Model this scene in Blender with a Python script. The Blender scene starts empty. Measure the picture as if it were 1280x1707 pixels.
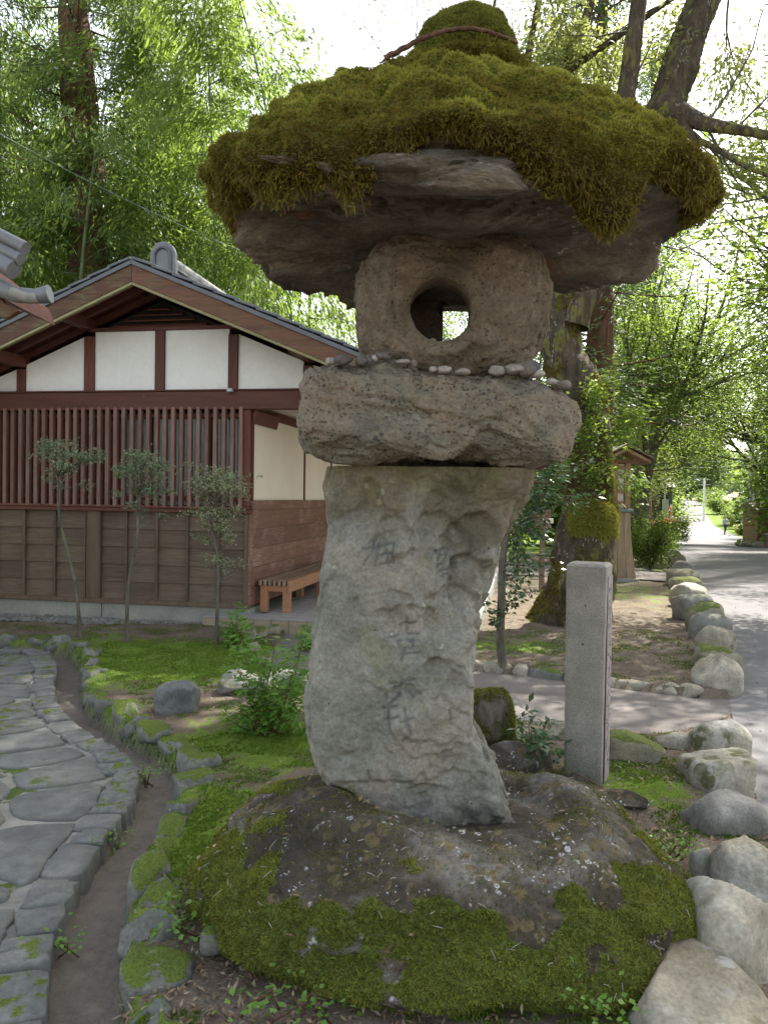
import bpy, bmesh, math, random
import numpy as np
from mathutils import Vector, Matrix, Euler
R_ = math.radians
D = bpy.data; SC = bpy.context.scene; COL = SC.collection

# ------------------------------------------------------------ camera, world, sun
H = 1.5; FPX = 1290.0; PITCH = math.atan(23.5 / FPX); ROLL = 0.015
Fv = Vector((0, math.cos(PITCH), -math.sin(PITCH))); U0 = Vector((0, math.sin(PITCH), math.cos(PITCH))); R0 = Vector((1, 0, 0))
Rv = R0 * math.cos(ROLL) + U0 * math.sin(ROLL); Uv = U0 * math.cos(ROLL) - R0 * math.sin(ROLL)
CAM = Vector((0, 0, H))
cd = D.cameras.new('camera'); cam = D.objects.new('camera', cd); COL.objects.link(cam); SC.camera = cam
cam.matrix_world = Matrix(((Rv.x, Uv.x, -Fv.x, 0), (Rv.y, Uv.y, -Fv.y, 0), (Rv.z, Uv.z, -Fv.z, H), (0, 0, 0, 1)))
cd.sensor_fit = 'VERTICAL'; cd.sensor_height = 24; cd.lens = FPX / 1707 * 24; cd.clip_end = 2000; cd.clip_start = 0.05

SUN_AZ = R_(42); SUN_EL = R_(54)       # azimuth from +Y towards +X
w = D.worlds.new('World'); SC.world = w; w.use_nodes = True
wn = w.node_tree; bg = wn.nodes['Background']
sky = wn.nodes.new('ShaderNodeTexSky'); sky.sky_type = 'NISHITA'; sky.sun_disc = False
sky.sun_elevation = SUN_EL; sky.sun_rotation = SUN_AZ; sky.dust_density = 1.6; sky.air_density = 1.0
hs = wn.nodes.new('ShaderNodeHueSaturation'); hs.inputs['Saturation'].default_value = .6      # thin bright spring haze
wm = wn.nodes.new('ShaderNodeMix'); wm.data_type = 'RGBA'; wm.blend_type = 'MULTIPLY'; wm.inputs[0].default_value = 1; wm.inputs[7].default_value = (1.07, 1.0, .90, 1)
wn.links.new(sky.outputs[0], hs.inputs['Color']); wn.links.new(hs.outputs[0], wm.inputs[6]); wn.links.new(wm.outputs[2], bg.inputs[0]); bg.inputs[1].default_value = 0.14
sl = D.lights.new('sun', 'SUN'); sl.energy = 4.0; sl.angle = R_(0.5); sl.color = (1, 0.95, 0.86)
so = D.objects.new('sun', sl); COL.objects.link(so)
sd = Vector((math.sin(SUN_AZ) * math.cos(SUN_EL), math.cos(SUN_AZ) * math.cos(SUN_EL), math.sin(SUN_EL)))
so.rotation_euler = sd.to_track_quat('Z', 'Y').to_euler(); so.location = (0, 0, 30)
SC.view_settings.view_transform = 'Standard'; SC.view_settings.look = 'None'
SC.view_settings.exposure = 2.0; SC.view_settings.gamma = 1; SC.view_settings.use_curve_mapping = False
SC.cycles.max_bounces = 8; SC.cycles.transmission_bounces = 6; SC.cycles.use_denoising = True

# ------------------------------------------------------------ pixel rays (1280x1707) -> places in the world
def ray(px, py): return Fv + Rv * ((px - 640) / FPX) + Uv * ((853.5 - py) / FPX)
def gp(px, py, z=0.0):
    d = ray(px, py); return CAM + d * ((z - H) / d.z)
def at(px, py, Y):
    d = ray(px, py); return CAM + d * (Y / d.y)

# ------------------------------------------------------------ numpy noise
def _h(ix, iy, iz, seed):
    h = (ix.astype(np.int64) * 374761393 + iy.astype(np.int64) * 668265263 + iz.astype(np.int64) * 2147483647 + seed * 974634777) & 0xffffffff
    h = ((h ^ (h >> 13)) * 1274126177) & 0xffffffff
    return h ^ (h >> 16)
_G = np.random.RandomState(5).normal(size=(256, 3)); _G /= np.linalg.norm(_G, axis=1)[:, None]
def perlin(P, seed=0):
    P = np.asarray(P, float); i = np.floor(P).astype(np.int64); f = P - i
    u = f * f * f * (f * (f * 6 - 15) + 10); out = 0
    for a in (0, 1):
        for b in (0, 1):
            for c in (0, 1):
                g = _G[_h(i[:, 0] + a, i[:, 1] + b, i[:, 2] + c, seed) & 255]
                d = (g * (f - np.array([a, b, c]))).sum(1)
                out = out + d * (u[:, 0] if a else 1 - u[:, 0]) * (u[:, 1] if b else 1 - u[:, 1]) * (u[:, 2] if c else 1 - u[:, 2])
    return out * 1.6
def fbm(P, freq=1., oct=4, seed=0, gain=.5, stretch=(1, 1, 1)):
    P = np.asarray(P, float) * np.array(stretch) * freq; o = 0; a = 1.
    for k in range(oct):
        o = o + a * perlin(P + 13.7 * k, seed + k); P = P * 2.03; a *= gain
    return o
def worley(P, freq, seed=0):
    P = np.asarray(P, float) * freq; i = np.floor(P).astype(np.int64); best = np.full(len(P), 9.)
    for a in (-1, 0, 1):
        for b in (-1, 0, 1):
            for c in (-1, 0, 1):
                j = i + np.array([a, b, c]); h = _h(j[:, 0], j[:, 1], j[:, 2], seed)
                q = j + np.stack([(h & 255) / 255., ((h >> 8) & 255) / 255., ((h >> 16) & 255) / 255.], 1)
                best = np.minimum(best, ((P - q) ** 2).sum(1))
    return np.sqrt(best)
def sst(x, a, b):
    t = np.clip((x - a) / (b - a), 0, 1); return t * t * (3 - 2 * t)

# ------------------------------------------------------------ mesh helpers
def mesh_np(name, V, F, mat=None, attrs=None, smooth=True):
    V = np.asarray(V, np.float32); F = np.asarray(F, np.int32); k = F.shape[1]
    me = D.meshes.new(name); me.vertices.add(len(V)); me.vertices.foreach_set('co', V.ravel())
    me.loops.add(F.size); me.loops.foreach_set('vertex_index', F.ravel())
    me.polygons.add(len(F)); me.polygons.foreach_set('loop_start', np.arange(0, F.size, k, dtype=np.int32))
    me.polygons.foreach_set('use_smooth', np.full(len(F), smooth))
    me.update(calc_edges=True)
    for nm, (dom, arr) in (attrs or {}).items():
        at_ = me.attributes.new(nm, 'FLOAT', dom); at_.data.foreach_set('value', np.asarray(arr, np.float32))
    if mat: me.materials.append(mat)
    return me
def link(name, me, parent=None, **pr):
    o = D.objects.new(name, me); COL.objects.link(o)
    if parent: o.parent = parent
    for k, v in pr.items(): o[k] = v
    return o
def empty(name, loc=(0, 0, 0), rz=0, **pr):
    o = D.objects.new(name, None); COL.objects.link(o); o.location = loc; o.rotation_euler = (0, 0, rz)
    o.empty_display_size = .1
    for k, v in pr.items(): o[k] = v
    return o
def tag(o, label=None, cat=None, group=None):
    if label: o['label'] = label
    if cat: o['category'] = cat
    if group: o['group'] = group
    return o
def dup(root, loc=None, rz=None, sc=None, label=None, **pr):
    r = root.copy(); COL.objects.link(r)
    if loc is not None: r.location = loc
    if rz is not None: r.rotation_euler = (0, 0, rz)
    if sc is not None: r.scale = (sc, sc, sc) if not hasattr(sc, '__len__') else sc
    if label: r['label'] = label
    for k, v in pr.items(): r[k] = v
    for ch in list(root.children):
        c = ch.copy(); COL.objects.link(c); c.parent = r
        for g in list(ch.children):
            d = g.copy(); COL.objects.link(d); d.parent = c
    return r
def pymesh(name, V, F, mat, smooth=False):
    me = D.meshes.new(name); me.from_pydata([tuple(v) for v in V], [], F); me.materials.append(mat)
    if smooth: me.polygons.foreach_set('use_smooth', [True] * len(me.polygons))
    me.update(); return me
def bevelled(me, b, seg=1):
    bm = bmesh.new(); bm.from_mesh(me)
    bmesh.ops.recalc_face_normals(bm, faces=bm.faces)
    if b: bmesh.ops.bevel(bm, geom=list(bm.edges), offset=b, segments=seg, affect='EDGES', clamp_overlap=True)
    bm.to_mesh(me); bm.free(); return me
_bc = {}
def box(name, x0, x1, y0, y1, z0, z1, mat, parent=None, b=.004, rot=None, **pr):
    """box mesh about its own centre"""
    sx, sy, sz = abs(x1 - x0), abs(y1 - y0), abs(z1 - z0)
    key = (round(sx, 4), round(sy, 4), round(sz, 4), mat.name, b)
    if key not in _bc:
        V = [(i * sx / 2, j * sy / 2, k * sz / 2) for i in (-1, 1) for j in (-1, 1) for k in (-1, 1)]
        F = [(0, 1, 3, 2), (4, 6, 7, 5), (0, 4, 5, 1), (2, 3, 7, 6), (0, 2, 6, 4), (1, 5, 7, 3)]
        _bc[key] = bevelled(pymesh(name, V, F, mat), min(b, sx / 3, sy / 3, sz / 3))
    o = link(name, _bc[key], parent, **pr); o.location = ((x0 + x1) / 2, (y0 + y1) / 2, (z0 + z1) / 2)
    if rot: o.rotation_euler = rot
    return o
def prism(name, pts, y0, y1, mat, parent=None, b=.003, axis='y', **pr):
    """polygon pts (x,z) extruded along y (or (x,y) along z)"""
    n = len(pts); V = []
    for t in (y0, y1):
        for p in pts: V.append((p[0], t, p[1]) if axis == 'y' else (p[0], p[1], t))
    F = [tuple(range(n)), tuple(range(2 * n - 1, n - 1, -1))] + [(i, i + n, (i + 1) % n + n, (i + 1) % n) for i in range(n)]
    return link(name, bevelled(pymesh(name, V, F, mat), b), parent, **pr)
def tubes(polys, k=6):
    """polys: list of (pts Nx3, radii N) -> V,F"""
    Vs, Fs, off = [], [], 0
    ang = np.linspace(0, 2 * np.pi, k, endpoint=False)
    for P, r in polys:
        P = np.asarray(P, float); r = np.asarray(r, float); n = len(P)
        T = np.gradient(P, axis=0); T /= np.linalg.norm(T, axis=1)[:, None] + 1e-9
        ref = np.array([0.3, 0.9, 0.1]) if abs(T[0, 2]) > .7 else np.array([0, 0, 1.])
        A = np.cross(T, ref); A /= np.linalg.norm(A, axis=1)[:, None] + 1e-9; B = np.cross(T, A)
        V = P[:, None] + r[:, None, None] * (np.cos(ang)[None, :, None] * A[:, None] + np.sin(ang)[None, :, None] * B[:, None])
        Vs.append(V.reshape(-1, 3)); i = np.arange(n - 1)[:, None] * k; j = np.arange(k)[None]; j2 = (j + 1) % k
        Fs.append(np.stack([i + j, i + j2, i + k + j2, i + k + j], -1).reshape(-1, 4) + off); off += n * k
    return np.concatenate(Vs), np.concatenate(Fs)
_cs = {}
def cubesphere(n):
    if n in _cs: return _cs[n]
    t = np.tan(np.linspace(-np.pi / 4, np.pi / 4, n + 1)); a, b = np.meshgrid(t, t, indexing='ij'); o = np.ones_like(a)
    Vs, Fs, off = [], [], 0
    idx = np.arange((n + 1) ** 2).reshape(n + 1, n + 1)
    q = np.stack([idx[:-1, :-1], idx[1:, :-1], idx[1:, 1:], idx[:-1, 1:]], -1).reshape(-1, 4)
    for s, f in (((a, b, o), 0), ((a, b, -o), 1), ((o, a, b), 0), ((-o, a, b), 1), ((b, o, a), 0), ((b, -o, a), 1)):
        Vs.append(np.stack(s, -1).reshape(-1, 3)); Fs.append((q[:, ::-1] if f else q) + off); off += (n + 1) ** 2
    V = np.concatenate(Vs); V /= np.linalg.norm(V, axis=1)[:, None]; F = np.concatenate(Fs)
    _, ui, inv = np.unique(np.round(V, 5), axis=0, return_index=True, return_inverse=True)
    _cs[n] = (V[ui], inv.ravel()[F]); return _cs[n]
def rockV(seed, sx, sy, sz, n=14, rough=.12, p=2.6, freq=1.3, facet=0):
    V, F = cubesphere(n); r = (np.abs(V) ** p).sum(1) ** (-1 / p)
    rs = np.random.RandomState(seed)
    for _ in range(facet):
        d = rs.normal(size=3); d /= np.linalg.norm(d); c = rs.uniform(.62, .9); dd = V @ d
        r = np.where(dd > .05, np.minimum(r, c / np.maximum(dd, .05)), r)
    r = r * (1 + rough * fbm(V, freq, 4, seed))
    return V * r[:, None] * np.array([sx, sy, sz]), F
def rock(name, loc, s, mat, seed, parent=None, rz=0, n=14, rough=.12, p=2.6, facet=0, freq=1.3, **pr):
    V, F = rockV(seed, s[0], s[1], s[2], n, rough, p, freq, facet)
    o = link(name, mesh_np(name, V, F, mat), parent, **pr); o.location = loc; o.rotation_euler = (0, 0, rz); return o
def tri_info(V, F):
    if F.shape[1] == 4: F = np.concatenate([F[:, [0, 1, 2]], F[:, [0, 2, 3]]])
    A, B, C = V[F[:, 0]], V[F[:, 1]], V[F[:, 2]]; n = np.cross(B - A, C - A); ar = np.linalg.norm(n, axis=1)
    return A, B, C, n / (ar[:, None] + 1e-12), ar / 2
def sample(V, F, n, rs, mask=None):
    A, B, C, N, ar = tri_info(np.asarray(V), np.asarray(F)); w_ = ar.copy()
    if mask is not None: w_ *= mask((A + B + C) / 3, N)
    i = rs.choice(len(ar), n, p=w_ / w_.sum()); u = rs.rand(n, 1); v = rs.rand(n, 1)
    f = u + v > 1; u = np.where(f, 1 - u, u); v = np.where(f, 1 - v, v)
    return A[i] + u * (B - A)[i] + v * (C - A)[i], N[i]
def blades(P, N, ln, wd, rs, spread=.7, grav=0., per=3):
    """little triangular shoots on a surface"""
    P = np.repeat(P, per, 0); N = np.repeat(N, per, 0); m = len(P)
    d = N + rs.normal(size=(m, 3)) * spread; d[:, 2] -= grav; d /= np.linalg.norm(d, axis=1)[:, None]
    t = np.cross(d, rs.normal(size=(m, 3))); t /= np.linalg.norm(t, axis=1)[:, None] + 1e-9
    L = (ln * rs.uniform(.5, 1.3, (m, 1))) if np.isscalar(ln) else np.repeat(ln, per)[:, None] * rs.uniform(.5, 1.3, (m, 1))
    base = P + rs.normal(size=(m, 3)) * .002 - N * .003
    V = np.stack([base - t * wd / 2, base + t * wd / 2, base + d * L], 1).reshape(-1, 3)
    return V, np.arange(3 * m).reshape(-1, 3), base
def leaves(P, ln, wd, rs, droop=.3, up=.6, jit=.0, dirs=None):
    """one folded diamond leaf per point"""
    m = len(P); P = P + rs.normal(size=(m, 3)) * jit
    d = rs.normal(size=(m, 3)) if dirs is None else dirs + rs.normal(size=(m, 3)) * .45
    d[:, 2] = d[:, 2] * .5 - droop; d /= np.linalg.norm(d, axis=1)[:, None]
    n = rs.normal(size=(m, 3)); n[:, 2] += up * 2; t = np.cross(d, n); t /= np.linalg.norm(t, axis=1)[:, None] + 1e-9
    n = np.cross(t, d); L = ln * rs.uniform(.6, 1.2, (m, 1)); W = wd * rs.uniform(.7, 1.2, (m, 1))
    V = np.stack([P, P + d * L * .45 + t * W / 2 + n * W * .12, P + d * L, P + d * L * .45 - t * W / 2 + n * W * .12], 1)
    return V.reshape(-1, 3), np.arange(4 * m).reshape(-1, 4)

def tipvar(v):      # moss shoots are darker at the foot and paler at the tip
    return ('POINT', np.clip(np.stack([v - .30, v - .30, v + .32], 1).ravel(), 0, 1))
# ------------------------------------------------------------ material helpers
def N_(nt, t, ins=None, **kw):
    n = nt.nodes.new(t)
    for k, v in kw.items(): setattr(n, k, v)
    for k, v in (ins or {}).items():
        s = n.inputs[k]
        if isinstance(v, bpy.types.NodeSocket): nt.links.new(v, s)
        else: s.default_value = v
    return n
def c4(c): return (c[0], c[1], c[2], 1)
def ramp(nt, fac, stops, interp='LINEAR'):
    r = N_(nt, 'ShaderNodeValToRGB', {0: fac}); e = r.color_ramp.elements; r.color_ramp.interpolation = interp
    while len(e) < len(stops): e.new(.5)
    for i, (p, c) in enumerate(stops):
        e[i].position = p; e[i].color = c4(c) if hasattr(c, '__len__') else (c, c, c, 1)
    return r.outputs[0]
def mixc(nt, f, a, b, bt='MIX'):
    m = N_(nt, 'ShaderNodeMix', {0: f}, data_type='RGBA', blend_type=bt)
    for i, v in ((6, a), (7, b)):
        if isinstance(v, bpy.types.NodeSocket): nt.links.new(v, m.inputs[i])
        else: m.inputs[i].default_value = c4(v)
    return m.outputs[2]
def mth(nt, op, a, b=0., clamp=False):
    return N_(nt, 'ShaderNodeMath', {0: a, 1: b}, operation=op, use_clamp=clamp).outputs[0]
def noise(nt, v, s, det=6, rough=.55, dist=0.):
    return N_(nt, 'ShaderNodeTexNoise', {'Vector': v, 'Scale': s, 'Detail': det, 'Roughness': rough, 'Distortion': dist}).outputs[0]
def voro(nt, v, s, feat='F1', out=0):
    return N_(nt, 'ShaderNodeTexVoronoi', {'Vector': v, 'Scale': s}, feature=feat).outputs[out]
def newmat(name):
    m = D.materials.new(name); m.use_nodes = True; nt = m.node_tree; nt.nodes.clear()
    out = N_(nt, 'ShaderNodeOutputMaterial'); b = N_(nt, 'ShaderNodeBsdfPrincipled'); nt.links.new(b.outputs[0], out.inputs[0])
    return m, nt, b
def coords(nt, scale=(1, 1, 1)):
    tc = N_(nt, 'ShaderNodeTexCoord').outputs['Object']
    if scale != (1, 1, 1): tc = N_(nt, 'ShaderNodeMapping', {'Vector': tc, 'Scale': scale}).outputs[0]
    return tc
def setc(nt, b, col, rough=.85, bump=None, bs=.5, bd=.01, spec=.3):
    if isinstance(col, bpy.types.NodeSocket): nt.links.new(col, b.inputs['Base Color'])
    else: b.inputs['Base Color'].default_value = c4(col)
    if isinstance(rough, bpy.types.NodeSocket): nt.links.new(rough, b.inputs['Roughness'])
    else: b.inputs['Roughness'].default_value = rough
    b.inputs['Specular IOR Level'].default_value = spec
    if bump is not None:
        bn = N_(nt, 'ShaderNodeBump', {'Height': bump, 'Strength': bs, 'Distance': bd}); nt.links.new(bn.outputs[0], b.inputs['Normal'])
def rock_mat(name, cols, s=3., fine=70., bs=.6, bd=.008, spots=None, moss=None, pits=None, rough=.9, stretch=(1, 1, 1), extra=None, spec=.25, fc=(.72, 1.25)):
    m, nt, b = newmat(name); v = coords(nt, stretch)
    oi = N_(nt, 'ShaderNodeObjectInfo').outputs['Random']
    if stretch == (1, 1, 1):
        v = N_(nt, 'ShaderNodeVectorMath', {0: v, 1: N_(nt, 'ShaderNodeCombineXYZ', {0: mth(nt, 'MULTIPLY', oi, 37.), 1: oi}).outputs[0]}, operation='ADD').outputs[0]
    n1 = noise(nt, v, s, 8, .6, .4); n2 = noise(nt, v, fine, 4, .65); n3 = noise(nt, v, s * 4.3, 6, .6)
    col = ramp(nt, n1, [(.3, cols[0]), (.5, cols[1]), (.7, cols[2])])
    col = mixc(nt, 1., col, ramp(nt, n3, [(.3, .78), (.7, 1.18)]), 'MULTIPLY')
    col = mixc(nt, 1., col, ramp(nt, n2, [(.3, fc[0]), (.7, fc[1])]), 'MULTIPLY')
    hgt = mth(nt, 'ADD', mth(nt, 'MULTIPLY', n3, .8), mth(nt, 'MULTIPLY', n2, .35))
    if pits:
        pv = voro(nt, v, pits[0]); pf = ramp(nt, pv, [(.0, 0.), (pits[1], 1.)]); pm = ramp(nt, noise(nt, v, pits[0] / 5, 3), [(.42, 1.), (.55, 0.)])
        pf = mth(nt, 'MAXIMUM', pf, pm)
        col = mixc(nt, 1., col, ramp(nt, pf, [(0, .45), (1, 1.)]), 'MULTIPLY'); hgt = mth(nt, 'ADD', hgt, mth(nt, 'MULTIPLY', pf, .6))
    for sp in (spots or []):
        c, sc_, th, mth_ = sp
        vv = N_(nt, 'ShaderNodeVectorMath', {0: v, 1: N_(nt, 'ShaderNodeTexNoise', {'Vector': v, 'Scale': sc_ * 2.5}).outputs[1]}, operation='ADD').outputs[0]
        f = mth(nt, 'MULTIPLY', ramp(nt, voro(nt, v, sc_), [(th, 1.), (th + .05, 0.)]), ramp(nt, noise(nt, v, sc_ / 4, 3), [(mth_, 0.), (mth_ + .05, 1.)]))
        f = mth(nt, 'MULTIPLY', f, ramp(nt, noise(nt, v, sc_ * 3, 3), [(.35, 0.), (.5, 1.)]))
        col = mixc(nt, f, col, c)
    if extra: col = extra(nt, v, col)
    if moss:
        mc, lo, amp = moss; g = N_(nt, 'ShaderNodeNewGeometry'); nz = N_(nt, 'ShaderNodeSeparateXYZ', {0: g.outputs['Normal']}).outputs[2]
        f = mth(nt, 'ADD', nz, mth(nt, 'MULTIPLY', mth(nt, 'SUBTRACT', noise(nt, v, s * 2.2, 5, .6), .5), amp))
        f = ramp(nt, mth(nt, 'MULTIPLY', f, .5), [(lo * .5, 0.), (lo * .5 + .05, 1.)])
        mcol = ramp(nt, n2, [(.3, [x * .5 for x in mc]), (.7, [x * 1.35 for x in mc])])
        col = mixc(nt, f, col, mcol); hgt = mth(nt, 'ADD', hgt, mth(nt, 'MULTIPLY', mth(nt, 'MULTIPLY', f, n2), 1.2))
    setc(nt, b, col, rough, hgt, bs, bd, spec); return m
def wood_mat(name, c1, c2, axis=2, s=14., rough=.65, wear=None, bs=.35):
    m, nt, b = newmat(name); sc = [1., 1., 1.]; sc[axis] = .07
    tc = N_(nt, 'ShaderNodeTexCoord').outputs['Object']; oi = N_(nt, 'ShaderNodeObjectInfo').outputs['Random']
    tc = N_(nt, 'ShaderNodeVectorMath', {0: tc, 1: N_(nt, 'ShaderNodeCombineXYZ', {0: mth(nt, 'MULTIPLY', oi, 19.), 1: mth(nt, 'MULTIPLY', oi, 7.), 2: mth(nt, 'MULTIPLY', oi, 11.)}).outputs[0]}, operation='ADD').outputs[0]
    v = N_(nt, 'ShaderNodeMapping', {'Vector': tc, 'Scale': sc}).outputs[0]
    n1 = noise(nt, v, s, 6, .6, .6); n2 = noise(nt, v, s * 6, 4, .6)
    col = ramp(nt, n1, [(.3, c1), (.7, c2)]); col = mixc(nt, 1., col, ramp(nt, n2, [(.3, .75), (.7, 1.2)]), 'MULTIPLY')
    col = mixc(nt, 1., col, ramp(nt, oi, [(0, .82), (1, 1.18)]), 'MULTIPLY')
    if wear:
        f = mth(nt, 'MULTIPLY', ramp(nt, noise(nt, tc, 2.2, 4), [(.48, 0.), (.66, 1.)]), ramp(nt, n2, [(.42, 0.), (.6, 1.)]))
        col = mixc(nt, f, col, wear)
    setc(nt, b, col, rough, mth(nt, 'ADD', n1, n2), bs, .004); return m
def leaf_mat(name, cols, tr, trans=.5, rough=.5, spec=.35):
    m, nt, b = newmat(name); out = nt.nodes['Material Output']
    va = N_(nt, 'ShaderNodeAttribute', attribute_name='var').outputs['Fac']; oi = N_(nt, 'ShaderNodeObjectInfo').outputs['Random']
    fac = mth(nt, 'ADD', mth(nt, 'MULTIPLY', va, .75), mth(nt, 'MULTIPLY', oi, .25))
    col = ramp(nt, fac, [(i / (len(cols) - 1), c) for i, c in enumerate(cols)])
    tcol = mixc(nt, 1., ramp(nt, fac, [(0., [x * .7 for x in tr]), (1., [x * 1.25 for x in tr])]), (1, 1, 1), 'MULTIPLY')
    setc(nt, b, col, rough, spec=spec)
    t = N_(nt, 'ShaderNodeBsdfTranslucent', {0: tcol}); mx = N_(nt, 'ShaderNodeMixShader', {0: trans, 1: b.outputs[0], 2: t.outputs[0]})
    nt.links.new(mx.outputs[0], out.inputs[0]); return m
# ------------------------------------------------------------ materials
M = {}
M['column'] = rock_mat('column_stone', [(.13, .132, .112), (.20, .196, .165), (.24, .21, .165)], 3.1, 80, 1.1, .010, spots=[((.34, .36, .31), 22, .26, .6), ((.34, .36, .31), 60, .2, .64), ((.05, .055, .05), 45, .2, .64)])
M['tuff'] = rock_mat('platform_tuff', [(.10, .10, .082), (.175, .155, .118), (.205, .145, .10)], 3.2, 90, 1.2, .010, pits=(70, .36), spots=[((.06, .05, .045), 30, .25, .6)])
M['firebox'] = rock_mat('firebox_stone', [(.075, .06, .045), (.14, .11, .078), (.21, .175, .14)], 4.4, 80, 1.3, .010, pits=(60, .22), spots=[((.04, .035, .035), 9, .35, .6), ((.26, .21, .16), 55, .2, .58), ((.13, .13, .05), 12, .3, .66)])
M['caprock'] = rock_mat('cap_rock', [(.042, .036, .028), (.105, .088, .066), (.21, .175, .135)], 3.4, 50, 1.3, .018, stretch=(1, 1, 3.2), spots=[((.28, .27, .24), 26, .3, .6), ((.17, .065, .028), 5, .55, .54)])
M['boulder'] = rock_mat('boulder_stone', [(.19, .165, .115), (.27, .25, .195), (.34, .335, .30)], 1.9, 60, .9, .010, spots=[((.33, .33, .31), 12, .32, .58), ((.10, .10, .05), 8, .4, .58)])
M['boulder_grey'] = rock_mat('boulder_grey_stone', [(.12, .115, .10), (.17, .165, .15), (.21, .21, .195)], 3., 95, .8, .006, pits=(70, .2), spots=[((.10, .11, .05), 9, .4, .6)])
M['boulder_moss'] = rock_mat('boulder_mossy_stone', [(.13, .12, .085), (.2, .185, .13), (.25, .24, .2)], 2.6, 80, .7, .006, moss=((.10, .12, .03), .62, 1.6))
M['baserock'] = rock_mat('base_boulder_stone', [(.03, .026, .02), (.055, .046, .034), (.15, .145, .13)], 3.3, 50, 1.2, .014, spots=[((.38, .38, .39), 34, .36, .60), ((.35, .35, .37), 80, .3, .58), ((.22, .22, .23), 12, .4, .62), ((.11, .085, .045), 18, .4, .5)])
M['edging'] = rock_mat('edging_stone_rock', [(.075, .08, .07), (.12, .125, .11), (.17, .17, .15)], 5., 90, .8, .006, moss=((.085, .12, .018), .72, 1.5))
M['edging_clean'] = rock_mat('edging_block_rock', [(.08, .088, .09), (.115, .12, .118), (.15, .152, .14)], 5., 100, .7, .005, moss=((.09, .12, .02), 1.12, 1.2))
M['flag'] = rock_mat('flagstone_rock', [(.09, .094, .09), (.13, .134, .126), (.175, .172, .155)], 3., 80, .5, .004, spots=[((.07, .10, .02), 7, .35, .66)], rough=.75, fc=(.85, 1.15))
M['flag_moss'] = rock_mat('mossy_flagstone_rock', [(.09, .094, .09), (.13, .134, .126), (.175, .172, .155)], 6., 80, .5, .004, moss=((.09, .12, .02), 1.03, 2.4), rough=.8, fc=(.85, 1.15))
M['mortar'] = rock_mat('mortar', [(.17, .167, .15), (.215, .21, .19), (.25, .24, .215)], 2., 160, .4, .003, moss=((.07, .10, .02), 1.08, 2.2))
M['pebble'] = rock_mat('pebble_stone', [(.2, .19, .17), (.3, .28, .25), (.42, .41, .39)], 6., 130, .3, .002)
M['pebble_dark'] = rock_mat('pebble_dark_stone', [(.07, .07, .075), (.12, .11, .105), (.2, .17, .13)], 6., 130, .3, .002)
def granite_extra(nt, v, col):
    f = ramp(nt, voro(nt, v, 260), [(.2, 1.), (.34, 0.)]); col = mixc(nt, f, col, (.085, .075, .06))
    return mixc(nt, ramp(nt, noise(nt, v, 330, 2), [(.6, 0.), (.68, 1.)]), col, (.42, .4, .36))
M['granite'] = rock_mat('granite', [(.2, .19, .16), (.235, .225, .195), (.26, .25, .22)], 2., 200, .5, .002, extra=granite_extra)
M['tree_bark'] = rock_mat('mossy_bark', [(.032, .025, .018), (.068, .052, .034), (.11, .092, .066)], 7., 60, 1.3, .02, stretch=(1.6, 1.6, .55), spots=[((.13, .13, .03), 7, .5, .5), ((.25, .25, .22), 25, .3, .56)])
M['bark_grey'] = rock_mat('grey_bark', [(.06, .052, .04), (.10, .088, .07), (.16, .15, .13)], 9., 90, 1., .006, stretch=(1.5, 1.5, .5), spots=[((.12, .13, .05), 14, .4, .52)])
M['bark_red'] = rock_mat('cedar_bark', [(.06, .03, .018), (.13, .065, .04), (.19, .11, .075)], 5., 60, 1.2, .02, stretch=(3, 3, .25))
M['culm'] = rock_mat('bamboo_culm', [(.07, .10, .04), (.10, .14, .06), (.16, .18, .10)], 2., 30, .2, .003, rough=.5)
M['red_wood'] = wood_mat('red_brown_wood', (.08, .027, .018), (.135, .05, .034), 2)
M['red_wood_x'] = wood_mat('red_brown_beam_wood', (.075, .025, .017), (.125, .046, .031), 0)
M['barge_wood'] = wood_mat('bargeboard_wood', (.075, .035, .02), (.13, .062, .032), 0, wear=(.12, .12, .05))
M['strip_wood'] = wood_mat('pale_strip_wood', (.16, .15, .065), (.24, .21, .11), 0)
M['slat_wood'] = wood_mat('slat_wood', (.13, .066, .048), (.205, .112, .085), 2, wear=(.19, .15, .12))
M['board_wood'] = wood_mat('weathered_board_wood', (.08, .058, .04), (.135, .094, .062), 0, wear=(.125, .10, .07))
M['batten_wood'] = wood_mat('batten_wood', (.075, .05, .032), (.12, .085, .055), 2)
M['side_wood'] = wood_mat('side_board_wood', (.125, .062, .045), (.19, .098, .072), 1, wear=(.3, .2, .17))
M['bench_wood'] = wood_mat('bench_orange_wood', (.25, .115, .055), (.34, .17, .085), 1, rough=.5)
M['bench_top'] = wood_mat('bench_top_wood', (.19, .12, .075), (.27, .185, .13), 1)
M['old_wood'] = wood_mat('old_grey_wood', (.17, .12, .075), (.27, .2, .13), 2)
def flat(name, c, s=6., rough=.8, var=.12, bs=.2, spec=.3):
    m, nt, b = newmat(name); v = coords(nt); n = noise(nt, v, s, 6, .6); n2 = noise(nt, v, s * 14, 3)
    col = mixc(nt, 1., c, ramp(nt, n, [(.3, 1 - var), (.7, 1 + var)]), 'MULTIPLY'); col = mixc(nt, 1., col, ramp(nt, n2, [(.3, 1 - var * .5), (.7, 1 + var * .5)]), 'MULTIPLY')
    setc(nt, b, col, rough, n2, bs, .003, spec); return m
M['plaster'] = flat('white_plaster', (.66, .655, .61), 1.6, .9, .07)
M['plaster_cream'] = flat('cream_plaster', (.68, .63, .53), 1.6, .9, .05)
M['concrete'] = flat('foundation_concrete', (.235, .24, .215), 2.2, .9, .2, .5)
M['tile'] = flat('roof_tile_grey', (.07, .076, .085), 7., .42, .2, .3, .5)
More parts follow.
